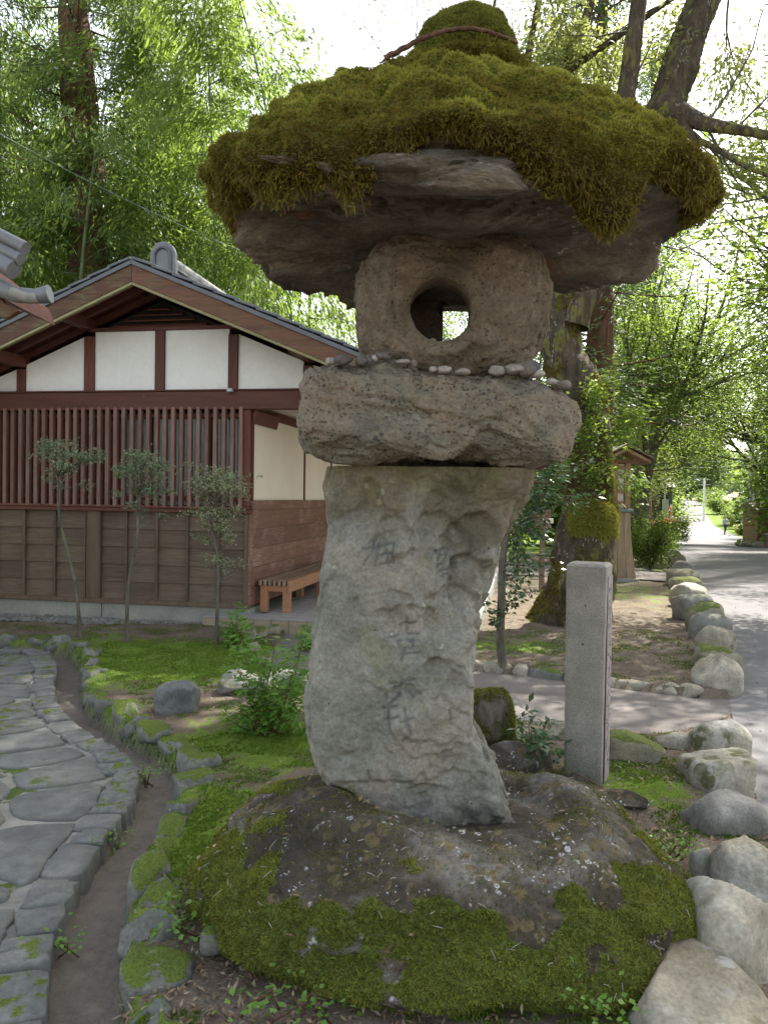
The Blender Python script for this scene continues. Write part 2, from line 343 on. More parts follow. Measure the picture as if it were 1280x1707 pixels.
M['tile_light'] = flat('roof_tile_pale', (.115, .12, .125), 7., .4, .18, .3, .5)
M['paving'] = flat('paving_tile_grey', (.25, .235, .225), 4., .6, .14)
M['paving_edge'] = flat('paving_tile_tan', (.26, .21, .15), 4., .7, .2)
M['dark'] = flat('dark_recess', (.02, .018, .016), 4.)
M['glass'] = flat('teal_window_glass', (.12, .19, .19), 2., .25, .3, .05, .5)
M['copper'] = flat('copper_green_cap', (.12, .17, .155), 8., .6, .2)
M['white'] = flat('white_paint', (.75, .74, .72), 4., .6, .05)
M['metal'] = flat('galvanised_metal', (.35, .35, .34), 6., .45, .1)
M['grey_wood'] = wood_mat('hut_wood', (.10, .07, .05), (.16, .12, .09), 0)
# ground: colours follow real ground cover (attributes 'moss', 'soil', 'litter')
def ground_mat():
    m, nt, b = newmat('garden_ground'); v = coords(nt)
    A = lambda s: N_(nt, 'ShaderNodeAttribute', attribute_name=s).outputs['Fac']
    n1 = noise(nt, v, 3., 8, .6); n2 = noise(nt, v, 18., 6, .7); n3 = noise(nt, v, 120., 4, .7)
    soil = ramp(nt, n1, [(.3, (.10, .078, .055)), (.7, (.19, .155, .12))])
    soil = mixc(nt, 1., soil, ramp(nt, n3, [(.3, .6), (.7, 1.4)]), 'MULTIPLY')
    gravel = mixc(nt, ramp(nt, voro(nt, v, 75), [(.1, 1.), (.45, 0.)]), soil, (.27, .245, .21)); soil = mixc(nt, mth(nt, 'MULTIPLY', A('litter'), .6), soil, gravel)
    mo = ramp(nt, n2, [(.3, (.06, .11, .012)), (.5, (.105, .17, .02)), (.7, (.16, .22, .035))])
    mo = mixc(nt, 1., mo, ramp(nt, n3, [(.3, .45), (.7, 1.5)]), 'MULTIPLY')
    f = mth(nt, 'ADD', A('moss'), mth(nt, 'MULTIPLY', mth(nt, 'SUBTRACT', mth(nt, 'ADD', mth(nt, 'MULTIPLY', n1, .5), mth(nt, 'MULTIPLY', n2, .5)), .5), 1.9))
    col = mixc(nt, ramp(nt, f, [(.45, 0.), (.6, 1.)]), soil, mo)
    ch = mixc(nt, 1., ramp(nt, n2, [(.3, (.15, .13, .11)), (.7, (.22, .195, .17))]), ramp(nt, n3, [(.3, .85), (.7, 1.12)]), 'MULTIPLY')
    col = mixc(nt, A('soil'), col, ch)
    setc(nt, b, col, .95, mth(nt, 'ADD', n2, n3), .9, .012, .15); return m
M['ground'] = ground_mat()
def asphalt(name, a, bb, leafc):
    m, nt, b = newmat(name); v = coords(nt); n1 = noise(nt, v, 1.1, 7, .6); n3 = noise(nt, v, 170., 3, .7)
    col = ramp(nt, n1, [(.3, a), (.7, bb)]); col = mixc(nt, 1., col, ramp(nt, n3, [(.3, .75), (.7, 1.25)]), 'MULTIPLY')
    f = mth(nt, 'MULTIPLY', ramp(nt, noise(nt, v, .9, 5, .7), [(.52, 0.), (.68, 1.)]), ramp(nt, noise(nt, v, 38., 3, .7), [(.5, 0.), (.62, 1.)]))
    col = mixc(nt, mth(nt, 'MULTIPLY', f, .6), col, leafc)
    setc(nt, b, col, .88, n3, .5, .004, .25); return m
M['asphalt'] = asphalt('road_asphalt', (.12, .118, .122), (.17, .165, .165), (.22, .12, .08))
M['path'] = asphalt('path_asphalt', (.13, .115, .105), (.185, .165, .15), (.2, .13, .085))
# foliage
M['moss_cap'] = leaf_mat('cap_moss', [(.045, .028, .010), (.13, .095, .02), (.20, .205, .034), (.36, .38, .08)], (.22, .2, .03), .25, .8, .1)
M['moss_base'] = leaf_mat('base_moss', [(.045, .036, .012), (.10, .105, .02), (.19, .21, .035), (.33, .35, .07)], (.18, .2, .04), .25, .8, .1)
M['moss_lawn'] = leaf_mat('lawn_moss', [(.05, .085, .012), (.09, .15, .018), (.13, .20, .025), (.2, .26, .04)], (.16, .24, .03), .3, .7, .1)
M['bamboo_leaf'] = leaf_mat('bamboo_leaves', [(.045, .085, .022), (.085, .14, .03), (.13, .19, .045)], (.27, .38, .06), .55)
M['dark_leaf'] = leaf_mat('cedar_needles', [(.025, .055, .02), (.045, .085, .03), (.08, .12, .045)], (.10, .16, .04), .35)
M['maple_leaf'] = leaf_mat('fresh_leaves', [(.07, .13, .02), (.11, .18, .03), (.16, .23, .05)], (.26, .36, .05), .55)
M['pale_leaf'] = leaf_mat('pale_spring_leaves', [(.12, .16, .05), (.18, .22, .07), (.24, .27, .11)], (.34, .38, .10), .55)
M['box_sunlit'] = leaf_mat('sunlit_shrub_leaves', [(.17, .20, .11), (.25, .28, .16), (.34, .36, .23)], (.2, .25, .1), .3, .5)  # shrub leaves made paler: sunlight put into their colour
M['gloss_leaf'] = leaf_mat('camellia_leaves', [(.025, .06, .022), (.04, .085, .03), (.06, .12, .04)], (.07, .14, .03), .25, .28, .6)
M['box_leaf'] = leaf_mat('box_shrub_leaves', [(.11, .16, .09), (.18, .24, .14), (.28, .33, .20)], (.13, .18, .06), .3, .5)
M['fern_leaf'] = leaf_mat('herb_leaves', [(.07, .15, .02), (.11, .23, .035), (.17, .30, .06)], (.2, .36, .05), .4)
M['litter'] = leaf_mat('dead_leaves', [(.10, .06, .035), (.2, .14, .085), (.36, .30, .22)], (.15, .1, .05), .15, .8, .2)

# ------------------------------------------------------------ terrain
def gz(Y):      # long profile of the ground: dips, then climbs away
    Y = np.asarray(Y, float); return -1.5 * sst(Y, 9, 74) + 3.6 * sst(Y, 80, 175) + .0 * Y
def path_px(pts, z=0.0): return np.array([[*gp(a, b, z)[:2]] for a, b in pts])
GUT = path_px([(-900, 1093), (-300, 1093), (40, 1094), (98, 1101), (118, 1130), (112, 1165), (126, 1205), (175, 1245), (235, 1278), (268, 1315), (258, 1368), (225, 1420), (185, 1490), (158, 1560), (145, 1640), (140, 1720), (130, 1850), (120, 2100)], -.09)
GW = np.array([.09, .09, .09, .09, .10, .10, .10, .105, .105, .105, .10, .10, .105, .105, .11, .11, .11, .11])
def dist_line(P, L):
    best = np.full(len(P), 1e9); sg = np.zeros(len(P)); tt = np.zeros(len(P))
    for i in range(len(L) - 1):
        a, b_ = L[i], L[i + 1]; ab = b_ - a; t = np.clip(((P - a) @ ab) / (ab @ ab), 0, 1); q = a + t[:, None] * ab
        d = np.linalg.norm(P - q, axis=1); m = d < best; best = np.where(m, d, best); tt = np.where(m, i + t, tt)
        cr = ab[0] * (P[:, 1] - a[1]) - ab[1] * (P[:, 0] - a[0]); sg = np.where(m, np.sign(cr), sg)
    return best, sg, tt
def gutter_d(P):
    """signed distance from the channel's centre less half its width: side -1 = pavement"""
    d, s, t = dist_line(P, GUT); wv = np.interp(t, np.arange(len(GW)), GW); return d, s, wv
def in_poly(P, poly):
    x, y = P[:, 0], P[:, 1]; c = np.zeros(len(P), bool); n = len(poly)
    for i in range(n):
        x1, y1 = poly[i]; x2, y2 = poly[(i + 1) % n]
        if y1 == y2: continue
        c ^= ((y1 > y) != (y2 > y)) & (x < (x2 - x1) * (y - y1) / (y2 - y1) + x1)
    return c
def place(px, Y, z=None):     # the point seen in column px at distance Y and height z (the ground's by default)
    z = float(gz(Y)) if z is None else z; k = (px - 640) / FPX
    return Vector(((k * (Y * Fv.y + (z - H) * Fv.z) - Y * Rv.y - (z - H) * Rv.z) / Rv.x, Y, z))
road_l = np.array([(1.05, .3), (1.32, 2.0), (1.62, 3.1), (2.12, 4.6), (2.66, 5.9), (3.45, 7.8), (5.6, 14), (8.2, 21), (10.7, 28), (19.3, 51), (27.6, 72), (36, 95), (47.7, 125), (63.2, 165)])
road_w = np.array([7.5, 7.5, 7.5, 7.2, 7, 7, 7, 7, 6.5, 5.6, 5.2, 4.5, 4.0, 3.6])
road_r = road_l + np.stack([road_w, road_w * 0], 1)
ROAD = np.concatenate([road_l, road_r[::-1]])
PATH = path_px([(1240, 1165), (1170, 1163), (1020, 1145), (900, 1128), (790, 1118), (700, 1108), (600, 1092), (545, 1060), (500, 1042), (470, 1062), (440, 1098), (455, 1125), (520, 1150), (640, 1180), (780, 1205), (860, 1215), (940, 1222), (1090, 1238), (1140, 1232), (1228, 1200)])
def gauss(P, px, py, rx, ry):
    c = gp(px, py); return np.exp(-((P[:, 0] - c.x) / rx) ** 2 - ((P[:, 1] - c.y) / ry) ** 2)
def terrain(P):
    d, s, wv = gutter_d(P); left = s < 0
    z = gz(P[:, 1]); P3 = np.concatenate([P, np.zeros((len(P), 1))], 1)
    bump = .03 * fbm(P3, 1.3, 4, 3) + .008 * fbm(P3, 9, 3, 8)
    near = (P[:, 1] < 8.6)
    lawn = .055 * near + bump
    rise = .10 * gauss(P, 975, 1315, .9, .6) + .03 * gauss(P, 440, 1222, .35, .3)
    zl = np.where(left, -.035, z + lawn + rise)
    e = sst(d, wv - .015, wv + .03); zl = np.where(d < wv + .03, -.10 * (1 - e) + zl * e + .004 * fbm(P3, 12, 3, 6), zl)
    # soil is dug out slightly below the road and the path
    rd = in_poly(P, ROAD); pt = in_poly(P, PATH); zl = np.where(rd | pt, gz(P[:, 1]) - .05, zl)
    return zl, d, s, wv, rd | pt
SG = None
xs = np.concatenate([-np.geomspace(3.4, 260, 34)[::-1], np.arange(-3.35, 2.6, .035), np.arange(2.65, 8, .08), np.geomspace(8.1, 320, 40)])
ys = np.concatenate([[-60, -30, -12, -5, -2, 0, .6, 1.0], np.arange(1.3, 9.6, .04), np.arange(9.7, 20, .15), np.geomspace(20.2, 420, 60)])
X, Y = np.meshgrid(xs, ys); P2 = np.stack([X.ravel(), Y.ravel()], 1)
# the pavement lies on the left hand of the channel as it runs towards us
_, s_, _ = gutter_d(np.array([[-2.2, 3.0]])); FL = -1 if s_[0] > 0 else 1
_old = gutter_d
def gutter_d(P):
    d, s, wv = _old(P); return d, s * FL, wv
Z, GD, GS, GWV, RP = terrain(P2)
P3 = np.concatenate([P2, Z[:, None]], 1)
mossv = np.full(len(P2), .28)
mossv += .75 * gauss(P2, 300, 1110, 1.5, .9) + .45 * gauss(P2, 420, 1250, .6, .6) + .5 * gauss(P2, 330, 1420, .25, .6) + .2 * gauss(P2, 1050, 985, 1.2, 2) + .3 * gauss(P2, 860, 1085, 1.0, .45) + .5 * gauss(P2, 1090, 1340, .45, .35)
mossv -= .5 * gauss(P2, 340, 1620, .35, .3) + .35 * gauss(P2, 380, 1170, .3, .25) + .3 * gauss(P2, 1120, 1090, .8, 1.2) + .4 * gauss(P2, 1130, 1300, .3, .7) + .25 * gauss(P2, 850, 1040, 1.5, .6)
mossv += .8 * ((GS > 0) & (GD < GWV + .06) & (GD > GWV - .03)) * (P2[:, 1] > 1.8)
mossv += .42 * sst(P2[:, 1], 17, 32)
soilv = sst(-(GD - GWV), -.03, .02) * 1.
litv = np.clip(1.1 * gauss(P2, 340, 1640, .5, .4) + gauss(P2, 1130, 1100, 1., 1.5) + gauss(P2, 1120, 1380, .4, 1.), 0, 1)
nx, ny = len(xs), len(ys); idx = np.arange(nx * ny).reshape(ny, nx)
GF = np.stack([idx[:-1, :-1], idx[:-1, 1:], idx[1:, 1:], idx[1:, :-1]], -1).reshape(-1, 4)
link('ground', mesh_np('ground', P3, GF, M['ground'], {'moss': ('POINT', mossv), 'soil': ('POINT', soilv), 'litter': ('POINT', litv)}), kind='structure')
def tz(x, y): return float(terrain(np.array([[x, y]]))[0][0])
def onground(px, py, z0=.03):
    p = gp(px, py, z0)
    for _ in range(5): p = gp(px, py, tz(p.x, p.y))
    return p
def strip(name, L, Rr, n, mat, lift):
    V = []
    for a, b_ in zip(L, Rr):
        for i in range(n + 1):
            q = a + (b_ - a) * i / n; V.append((q[0], q[1], float(gz(q[1])) + lift))
    V = np.array(V); k = n + 1; r = np.arange(len(L) - 1)[:, None] * k; c = np.arange(n)[None]
    F = np.stack([r + c, r + c + 1, r + c + 1 + k, r + c + k], -1).reshape(-1, 4)
    return link(name, mesh_np(name, V, F, mat), kind='structure')
def resample(L, st):
    L = np.array(L); seg = np.r_[0, np.cumsum(np.linalg.norm(np.diff(L, axis=0), axis=1))]; t = np.arange(0, seg[-1], st)
    return np.stack([np.interp(t, seg, L[:, k]) for k in range(L.shape[1])], 1)
tt = np.r_[np.linspace(.3, 30, 60), np.linspace(31, 165, 80)]
RL = np.stack([np.interp(tt, road_l[:, 1], road_l[:, 0]), tt], 1); RR = np.stack([np.interp(tt, road_l[:, 1], road_l[:, 0] + road_w), tt], 1)
strip('road', RL, RR, 8, M['asphalt'], .0)
pf = bmesh.new(); vs = [pf.verts.new((p[0], p[1], -.002)) for p in PATH]; pf.faces.new(vs); bmesh.ops.triangulate(pf, faces=pf.faces[:]); bmesh.ops.recalc_face_normals(pf, faces=pf.faces)
me = D.meshes.new('path'); pf.to_mesh(me); pf.free(); me.materials.append(M['path'])
o = link('path', me, kind='structure'); o.location.z = .002 - .004
# far path behind the great tree
pts = path_px([(1110, 952), (1000, 940), (860, 930), (760, 925), (760, 950), (860, 957), (1000, 962), (1112, 968)])
V = [(p[0], p[1], float(gz(p[1])) + .03) for p in pts]
link('garden_path', pymesh('garden_path', V, [tuple(range(len(V)))], M['path']), kind='structure')

# ------------------------------------------------------------ stone pavement with flagstones
rs = np.random.RandomState(11)
pav = empty('stone_pavement', (0, 0, 0), kind='structure')
gx = np.arange(-6.0, .2, .04); gy = np.arange(.9, 7.6, .04); PX, PY = np.meshgrid(gx, gy); Q = np.stack([PX.ravel(), PY.ravel()], 1)
d, s, wv = gutter_d(Q); ok = (s < 0) & (d > wv + .01) & (Q[:, 1] < 7.15)
nx_ = len(gx); id_ = np.arange(len(Q)).reshape(len(gy), nx_); q = np.stack([id_[:-1, :-1], id_[:-1, 1:], id_[1:, 1:], id_[1:, :-1]], -1).reshape(-1, 4)
q = q[ok[q].all(1)]; zz = .004 * fbm(np.c_[Q, Q[:, 0] * 0], 3, 3, 2)
link('mortar_bed', mesh_np('mortar_bed', np.c_[Q, zz], q, M['mortar']), pav)
seeds = []
for j, yy in enumerate(np.arange(1.2, 7.3, .26)):
    for xx in np.arange(-5.6, .4, .40): seeds.append((xx + (j % 2) * .20 + rs.uniform(-.12, .12), yy + rs.uniform(-.085, .085)))
seeds = np.array(seeds); d, s, wv = gutter_d(seeds); seeds = seeds[(s < 0) & (d > wv + .26)]
def clip(poly, n, c):
    out = []
    for i in range(len(poly)):
        a, b_ = poly[i], poly[(i + 1) % len(poly)]; da, db = a @ n - c, b_ @ n - c
        if da <= 0: out.append(a)
        if (da < 0) != (db < 0): out.append(a + (b_ - a) * da / (da - db))
    return out
def slab(name, poly, z, th, mat, parent, tilt=0, sd=0, rough=.004):
    c = poly.mean(0); n = len(poly); rr = random.Random(sd); V = []; F = []
    for k, (sc, zz) in enumerate(((1., -th), (1., -.010), (.955, 0.), (.45, .002))):
        for p in poly: V.append(((p[0] - c[0]) * sc, (p[1] - c[1]) * sc, zz + rr.uniform(-1, 1) * rough * (k > 1)))
    V.append((0, 0, .002))
    for k in range(3):
        for i in range(n): F.append((k * n + i, k * n + (i + 1) % n, (k + 1) * n + (i + 1) % n, (k + 1) * n + i))
    for i in range(n): F.append((3 * n + i, 3 * n + (i + 1) % n, 4 * n))
    o = link(name, pymesh(name, V, F, mat, True), parent); o.location = (c[0], c[1], z); o.rotation_euler = (rr.uniform(-.012, .012), rr.uniform(-.012, .012), 0); return o
cells = 0
for i, sdp in enumerate(seeds):
    if not (-4.6 < sdp[0] and 1.2 < sdp[1] < 7.2): continue
    if sdp[0] < -.60 * sdp[1] - .35: continue
    poly = [sdp + np.array(v) for v in ((-.6, -.5), (.6, -.5), (.6, .5), (-.6, .5))]
    for j, o2 in enumerate(seeds):
        if j == i: continue
        dv = o2 - sdp; L = np.linalg.norm(dv)
        if L < 1.3: poly = clip(poly, dv / L, (sdp + dv / 2) @ dv / L - .017 - .012 * rs.rand())
        if len(poly) < 3: break
    if len(poly) < 3: continue
    P = np.array(poly)
    for _ in range(2): P = np.stack([P * .75 + np.roll(P, -1, 0) * .25, P * .25 + np.roll(P, -1, 0) * .75], 1).reshape(-1, 2)
    for _ in range(3):
        d, s, wv = gutter_d(P); need = np.clip((wv + .17) - np.where(s < 0, d, -d), 0, .3); g = P - sdp; P = P - g * np.clip(need / (np.linalg.norm(g, axis=1) + 1e-6), 0, .9)[:, None]
    P[:, 1] = np.minimum(P[:, 1], 7.1); P = P + rs.normal(size=P.shape) * .004
    if np.ptp(P[:, 0]) < .12 or np.ptp(P[:, 1]) < .08: continue
    slab('flagstone', P, .014 + rs.uniform(0, .007), .03, M['flag_moss' if gutter_d(P.mean(0)[None])[0][0] < .75 and rs.rand() < .14 else 'flag'], pav, sd=i); cells += 1
# stones that edge the channel: flat blocks on the pavement's side, rough stones on the lawn's side
gut = empty('gutter', (0, 0, 0), kind='structure')
CL = resample(GUT, .02); tn = np.gradient(CL, axis=0); tn /= np.linalg.norm(tn, axis=1)[:, None]; nr = np.stack([-tn[:, 1], tn[:, 0]], 1)
_, sgn, _ = gutter_d(CL + nr * .2); nr = nr * np.where(sgn > 0, 1, -1)[:, None]       # towards the lawn
def vis(p): return p[1] > 1.35 and abs(p[0]) < .52 * p[1] + .5
i = 0; kx = 0
while i < len(CL) - 3:
    L = rs.uniform(.13, .33); k = min(len(CL) - 1, i + int(L / .02)); m_ = (i + k) // 2
    if vis(CL[m_]):
        a, b_ = CL[i] + tn[i] * .008, CL[k] - tn[k] * .008; w0 = float(gutter_d(CL[m_:m_ + 1])[2][0])
        wi = rs.uniform(.12, .19); P = []
        for t in np.linspace(0, 1, 5): P.append(a + (b_ - a) * t - nr[m_] * (w0 + .0 + rs.uniform(-.012, .012)))
        for t in np.linspace(1, 0, 5): P.append(a + (b_ - a) * t - nr[m_] * (w0 + wi + rs.uniform(-.015, .015)))
        P = np.array(P); P = np.stack([P * .8 + np.roll(P, -1, 0) * .2, P * .2 + np.roll(P, -1, 0) * .8], 1).reshape(-1, 2)
        if gutter_d(P)[1].max() < 0 or True: slab('edging_stone', P, .014 + rs.uniform(0, .018), .13, M['flag_moss' if rs.rand() < .5 else 'flag'], gut, sd=500 + i, rough=.008)
    i = k
i = 0
edge_tops = []
while i < len(CL) - 3:
    L = rs.uniform(.14, .34); k = min(len(CL) - 1, i + int(L / .02)); m_ = (i + k) // 2; p = CL[m_]
    if vis(p):
        w0 = float(gutter_d(CL[m_:m_ + 1])[2][0]); wd = rs.uniform(.07, .115); c = p + nr[m_] * (w0 + wd + .0)
        zc = .0 + rs.uniform(-.005, .03); hz_ = rs.uniform(.09, .13)
        o = rock('edging_stone', (c[0], c[1], zc - .02), (L * .53, wd * 1.1, hz_), M['edging'], 700 + i, gut, math.atan2(tn[m_][1], tn[m_][0]) + rs.uniform(-.2, .2), n=8 if p[1] > 4 else 14, rough=.10, p=6, facet=9, freq=1.8)
        edge_tops.append((c[0], c[1], zc))
    i = k
# ------------------------------------------------------------ stone lantern
rs = np.random.RandomState(3)
LAN = empty('stone_lantern', (0.22, 2.85, 0.0)); tag(LAN, 'tall rough stone lantern with moss covered cap and round fire hole', 'stone lantern')
LO = np.array([0.22, 2.85, 0.0])
def lpart(name, V, F, mat, parent=None, attrs=None, **pr):
    return link(name, mesh_np(name, np.asarray(V) - LO, F, mat, attrs), parent or LAN, **pr)
# base boulder
BASE = empty('base_boulder', (0.29, 2.74, 0.0)); tag(BASE, 'big low mossy boulder carrying the stone lantern', 'boulder')
BO = np.array([.29, 2.74, 0.])
V, F = cubesphere(90); p_ = 2.7; r = (np.abs(V) ** p_).sum(1) ** (-1 / p_); W = V * r[:, None] * np.array([.90, .63, .41])
W[:, 1] = np.where(W[:, 1] > 0, W[:, 1] * 1.35, W[:, 1]); W[:, 2] += .04 + .05 * sst(W[:, 1], -.5, .3)
W[:, 2] -= .24 * sst(W[:, 0], .30, 1.0) * (W[:, 2] > 0) + .02 * sst(-W[:, 0], .5, 1.0) * (W[:, 2] > 0)
nrm = W / np.linalg.norm(W * np.array([1, 1.3, 2]), axis=1)[:, None]
dsp = .075 * fbm(V, 1.7, 3, 21) + .030 * fbm(V, 5, 3, 22) + .018 * np.abs(fbm(V, 9, 3, 23)) + .008 * fbm(V, 26, 3, 24)
W = W + nrm * dsp[:, None]; W[:, 2] = np.maximum(W[:, 2], -.2)
under = sst(-W[:, 2], -.16, .03) * sst(-W[:, 1], .1, .4); W[:, 1] += under * .10; W[:, 0] *= 1 - .06 * sst(-W[:, 2], -.15, .05)
# seat for the column
W[:, 2] -= .10 * sst(W[:, 1], .22, .5) * (W[:, 2] > 0)
rr_ = np.hypot((W[:, 0] - .01) / .40, (W[:, 1] - .10) / .30); W[:, 2] = np.where(rr_ < 1.25, W[:, 2] + (np.minimum(W[:, 2], .335) - W[:, 2]) * (1 - sst(rr_, .8, 1.25)), W[:, 2])
bV, bF = W + BO, F
def basemask(c, n):
    w_ = c - BO; f = fbm(c, 3.2, 4, 31) + .6 * fbm(c, 9, 3, 32)
    low = sst(-w_[:, 1], .22, .40) * 1.2 + sst(np.abs(w_[:, 0]), .52, .72) * 1.1 + .55 * sst(w_[:, 1], .1, .5) - .12
    low -= 1.2 * sst(w_[:, 2], .30, .38) * (np.abs(w_[:, 0]) < .6)
    return (sst(low + f * 1.15 - .12, .3, .7) * 1.0 + .02) * (w_[:, 2] > -.07) * sst(n[:, 2], -.75, -.1)
ms_ = basemask(bV, W / np.linalg.norm(W, axis=1)[:, None])
mb = M['baserock']; nt = mb.node_tree; b = nt.nodes['Principled BSDF']; lk = b.inputs['Base Color'].links[0].from_socket; am = N_(nt, 'ShaderNodeAttribute', attribute_name='mossy').outputs['Fac']; vv_ = coords(nt)
am = ramp(nt, mth(nt, 'ADD', am, mth(nt, 'MULTIPLY', mth(nt, 'SUBTRACT', noise(nt, vv_, 22, 5), .5), .9)), [(.35, 0.), (.55, 1.)]); nt.links.new(mixc(nt, am, lk, ramp(nt, noise(nt, vv_, 90, 3), [(.3, (.03, .035, .01)), (.7, (.10, .13, .022))])), b.inputs['Base Color'])
link('boulder_rock', mesh_np('boulder_rock', W, F, mb, {'mossy': ('POINT', ms_)}), BASE)
P, Nn = sample(bV, bF, 110000, rs, basemask)
Vb, Fb, bp = blades(P, Nn, .0135, .0052, rs, .85, .05, 2)
cv = .55 + .4 * fbm(bp, 3.5, 3, 40) + rs.uniform(-.28, .28, len(bp)) + .12 * sst(bp[:, 0], -.2, .3) * 0
cv -= .30 * (1 - sst(basemask(bp, np.tile([0, 0, 1.], (len(bp), 1))), .1, .8))
P, Nn = sample(bV, bF, 26000, rs, lambda c, n: (n[:, 2] > .1) * sst(fbm(c, 5, 4, 37) + .2, 0, .3) * np.clip(1 - basemask(c, n), 0, 1) * (np.hypot(c[:, 0] - .3, c[:, 1] - 2.92) > .28))
Vq, Fq, bq = blades(P, Nn, .009, .0034, rs, .8, .1, 2); link('dry_moss', mesh_np('dry_moss', Vq - BO, Fq, M['moss_base'], {'var': tipvar(np.clip(.12 + .25 * fbm(bq, 6, 3, 38) + rs.uniform(-.12, .12, len(bq)), 0, 1))}, False), BASE, kind='stuff')
link('moss', mesh_np('moss', Vb - BO, Fb, M['moss_base'], {'var': tipvar(np.clip(cv, 0, 1))}, False), BASE, kind='stuff')
# column: outline row by row as it stands, a thick slab
rows = np.array([(775, 552, 878), (800, 545, 880), (820, 546, 872), (850, 548, 860), (880, 549, 850), (920, 547, 834), (960, 541, 826), (1000, 537, 814), (1045, 532, 790), (1080, 527, 786), (1120, 519, 784), (1160, 514, 787), (1200, 511, 795), (1240, 515, 815), (1280, 528, 830), (1320, 543, 842), (1360, 548, 850), (1400, 552, 856)], float)
YF = 2.74; nz_, na = 230, 300
zr = np.array([at(640, r_[0], YF).z for r_ in rows]); xl = np.array([at(r_[1], r_[0], YF + .1).x for r_ in rows]); xr = np.array([at(r_[2], r_[0], YF + .06).x for r_ in rows])
zz = np.linspace(at(640, 777, YF).z, .25, nz_); XLt = np.interp(-zz, -zr, xl); XRt = np.interp(-zz, -zr, xr)
an = np.linspace(0, 2 * np.pi, na, endpoint=False); q = 5.
# concentrate columns on the face seen
u = an + .35 * np.sin(an * 2) * 0; cx, sx = np.cos(u), np.sin(u)
rad = (np.abs(cx) ** q + np.abs(sx) ** q) ** (-1 / q); ux, uy = cx * rad, sx * rad
ux = np.clip(ux, -1, 1)
Xc = (XLt + XRt)[:, None] / 2 + (XRt - XLt)[:, None] / 2 * ux[None]; Yc = YF + .17 + .17 * uy[None] * np.ones((nz_, 1)); Zc = zz[:, None] * np.ones((1, na))
CV = np.stack([Xc, Yc, Zc], -1).reshape(-1, 3)
out_ = np.stack([ux / .34, uy / .17, ux * 0], -1); out_ /= np.linalg.norm(out_, axis=1)[:, None]; CN = np.tile(out_, (nz_, 1))
n1 = fbm(CV, 2.6, 3, 51, stretch=(1, 1, .8)); n2 = fbm(CV, 8, 4, 52, stretch=(1.2, 1, .7)); n3 = fbm(CV, 30, 3, 53)
def terrace(x, st, sharp=.25):
    f = x / st; k = np.floor(f); return (k + sst(f - k, 0, sharp)) * st
wrp = CV + .05 * np.stack([fbm(CV, 5, 3, 61), fbm(CV, 5, 3, 62), fbm(CV, 5, 3, 63)], 1)
side = sst(CV[:, 0], -.1, .35)
dsp = .018 * n1 + .010 * n2 + .0035 * n3 - (.004 + .006 * side) * np.abs(fbm(wrp, 7, 3, 58)) + terrace(fbm(wrp, 3.6, 3, 54, stretch=(1, 1, .75)) * (.016 + .05 * side), .013, .25)
def cpx(px, py): p = at(px, py, YF); return p.x, p.z
for (px, py, rx, ry, dp) in ((790, 900, 48, 42, .028), (735, 890, 50, 34, .020), (800, 975, 45, 50, .034), (760, 1020, 55, 40, .022), (655, 905, 36, 48, .012), (700, 960, 70, 45, .010), (690, 1035, 40, 28, .014), (622, 985, 40, 60, -.007), (722, 1110, 18, 14, .018), (640, 1010, 60, 22, .008), (670, 1165, 30, 24, .010), (640, 1330, 100, 28, .010), (800, 1110, 26, 70, .012), (760, 1310, 34, 50, .008), (570, 1260, 40, 60, -.006), (830, 1250, 20, 80, .014), (618, 860, 22, 60, .010), (560, 1350, 30, 30, .02)):
    x0, z0 = cpx(px, py); dd = ((CV[:, 0] - x0) / (rx * .00213)) ** 2 + ((CV[:, 2] - z0) / (ry * .00213)) ** 2 + .5 * n2
    dsp -= np.sign(dp) * sst(1.25 - dd, 0, .45) * abs(dp) * 1.4 * (.75 + .25 * sst(CV[:, 2] - z0, -.02, .04)) * (CN[:, 1] < -.2)
# carved characters
strokes = [[(612, 905), (622, 900), (616, 925), (606, 940)], [(606, 915), (626, 912)], [(628, 908), (626, 942)], [(640, 900), (643, 918), (646, 941)], [(628, 912), (655, 905), (652, 940)], [(632, 926), (650, 922)], [(628, 942), (655, 938)],
           [(728, 920), (752, 915)], [(742, 915), (730, 945)], [(738, 928), (752, 926), (746, 942), (736, 943)], [(735, 955), (755, 950)], [(742, 963), (756, 958)],
           [(668, 1042), (690, 1038)], [(678, 1030), (679, 1052)], [(645, 1062), (698, 1056)], [(662, 1068), (690, 1066), (686, 1080), (664, 1082), (662, 1068)], [(655, 1092), (700, 1086)], [(672, 1085), (668, 1100)],
           [(660, 1118), (668, 1130)], [(650, 1138), (688, 1130)], [(668, 1128), (664, 1160), (652, 1172)], [(672, 1145), (690, 1160)], [(640, 1180), (662, 1176)], [(648, 1172), (650, 1212)], [(640, 1200), (664, 1192)], [(672, 1178), (676, 1200), (684, 1222), (672, 1232)], [(668, 1200), (684, 1194)], [(745, 1180), (747, 1205)], [(612, 1286), (614, 1300)]]
ink = np.zeros(len(CV)); front = CN[:, 1] < -.5; fi = np.where(front)[0]
for stt in strokes:
    L = np.array([cpx(*p) for p in stt]); d, _, _ = dist_line(CV[fi][:, [0, 2]] + .003 * np.c_[n2[fi], n3[fi]], L); g = (1 - sst(d, .002, .0065)) * sst(n2[fi] + n3[fi] * .6, -.9, .0); ink[fi] = np.maximum(ink[fi], g)
dsp -= ink * .007
CV = CV + CN * dsp[:, None]; CV[:, 0] += .006 * fbm(np.c_[CV[:, 2], CV[:, 2] * 0, CN[:, 0]], 9, 3, 64)
CV[:, 2] = np.minimum(CV[:, 2], zz[0] + .004)
i_ = np.arange(nz_ - 1)[:, None] * na; j_ = np.arange(na)[None]; j2 = (j_ + 1) % na
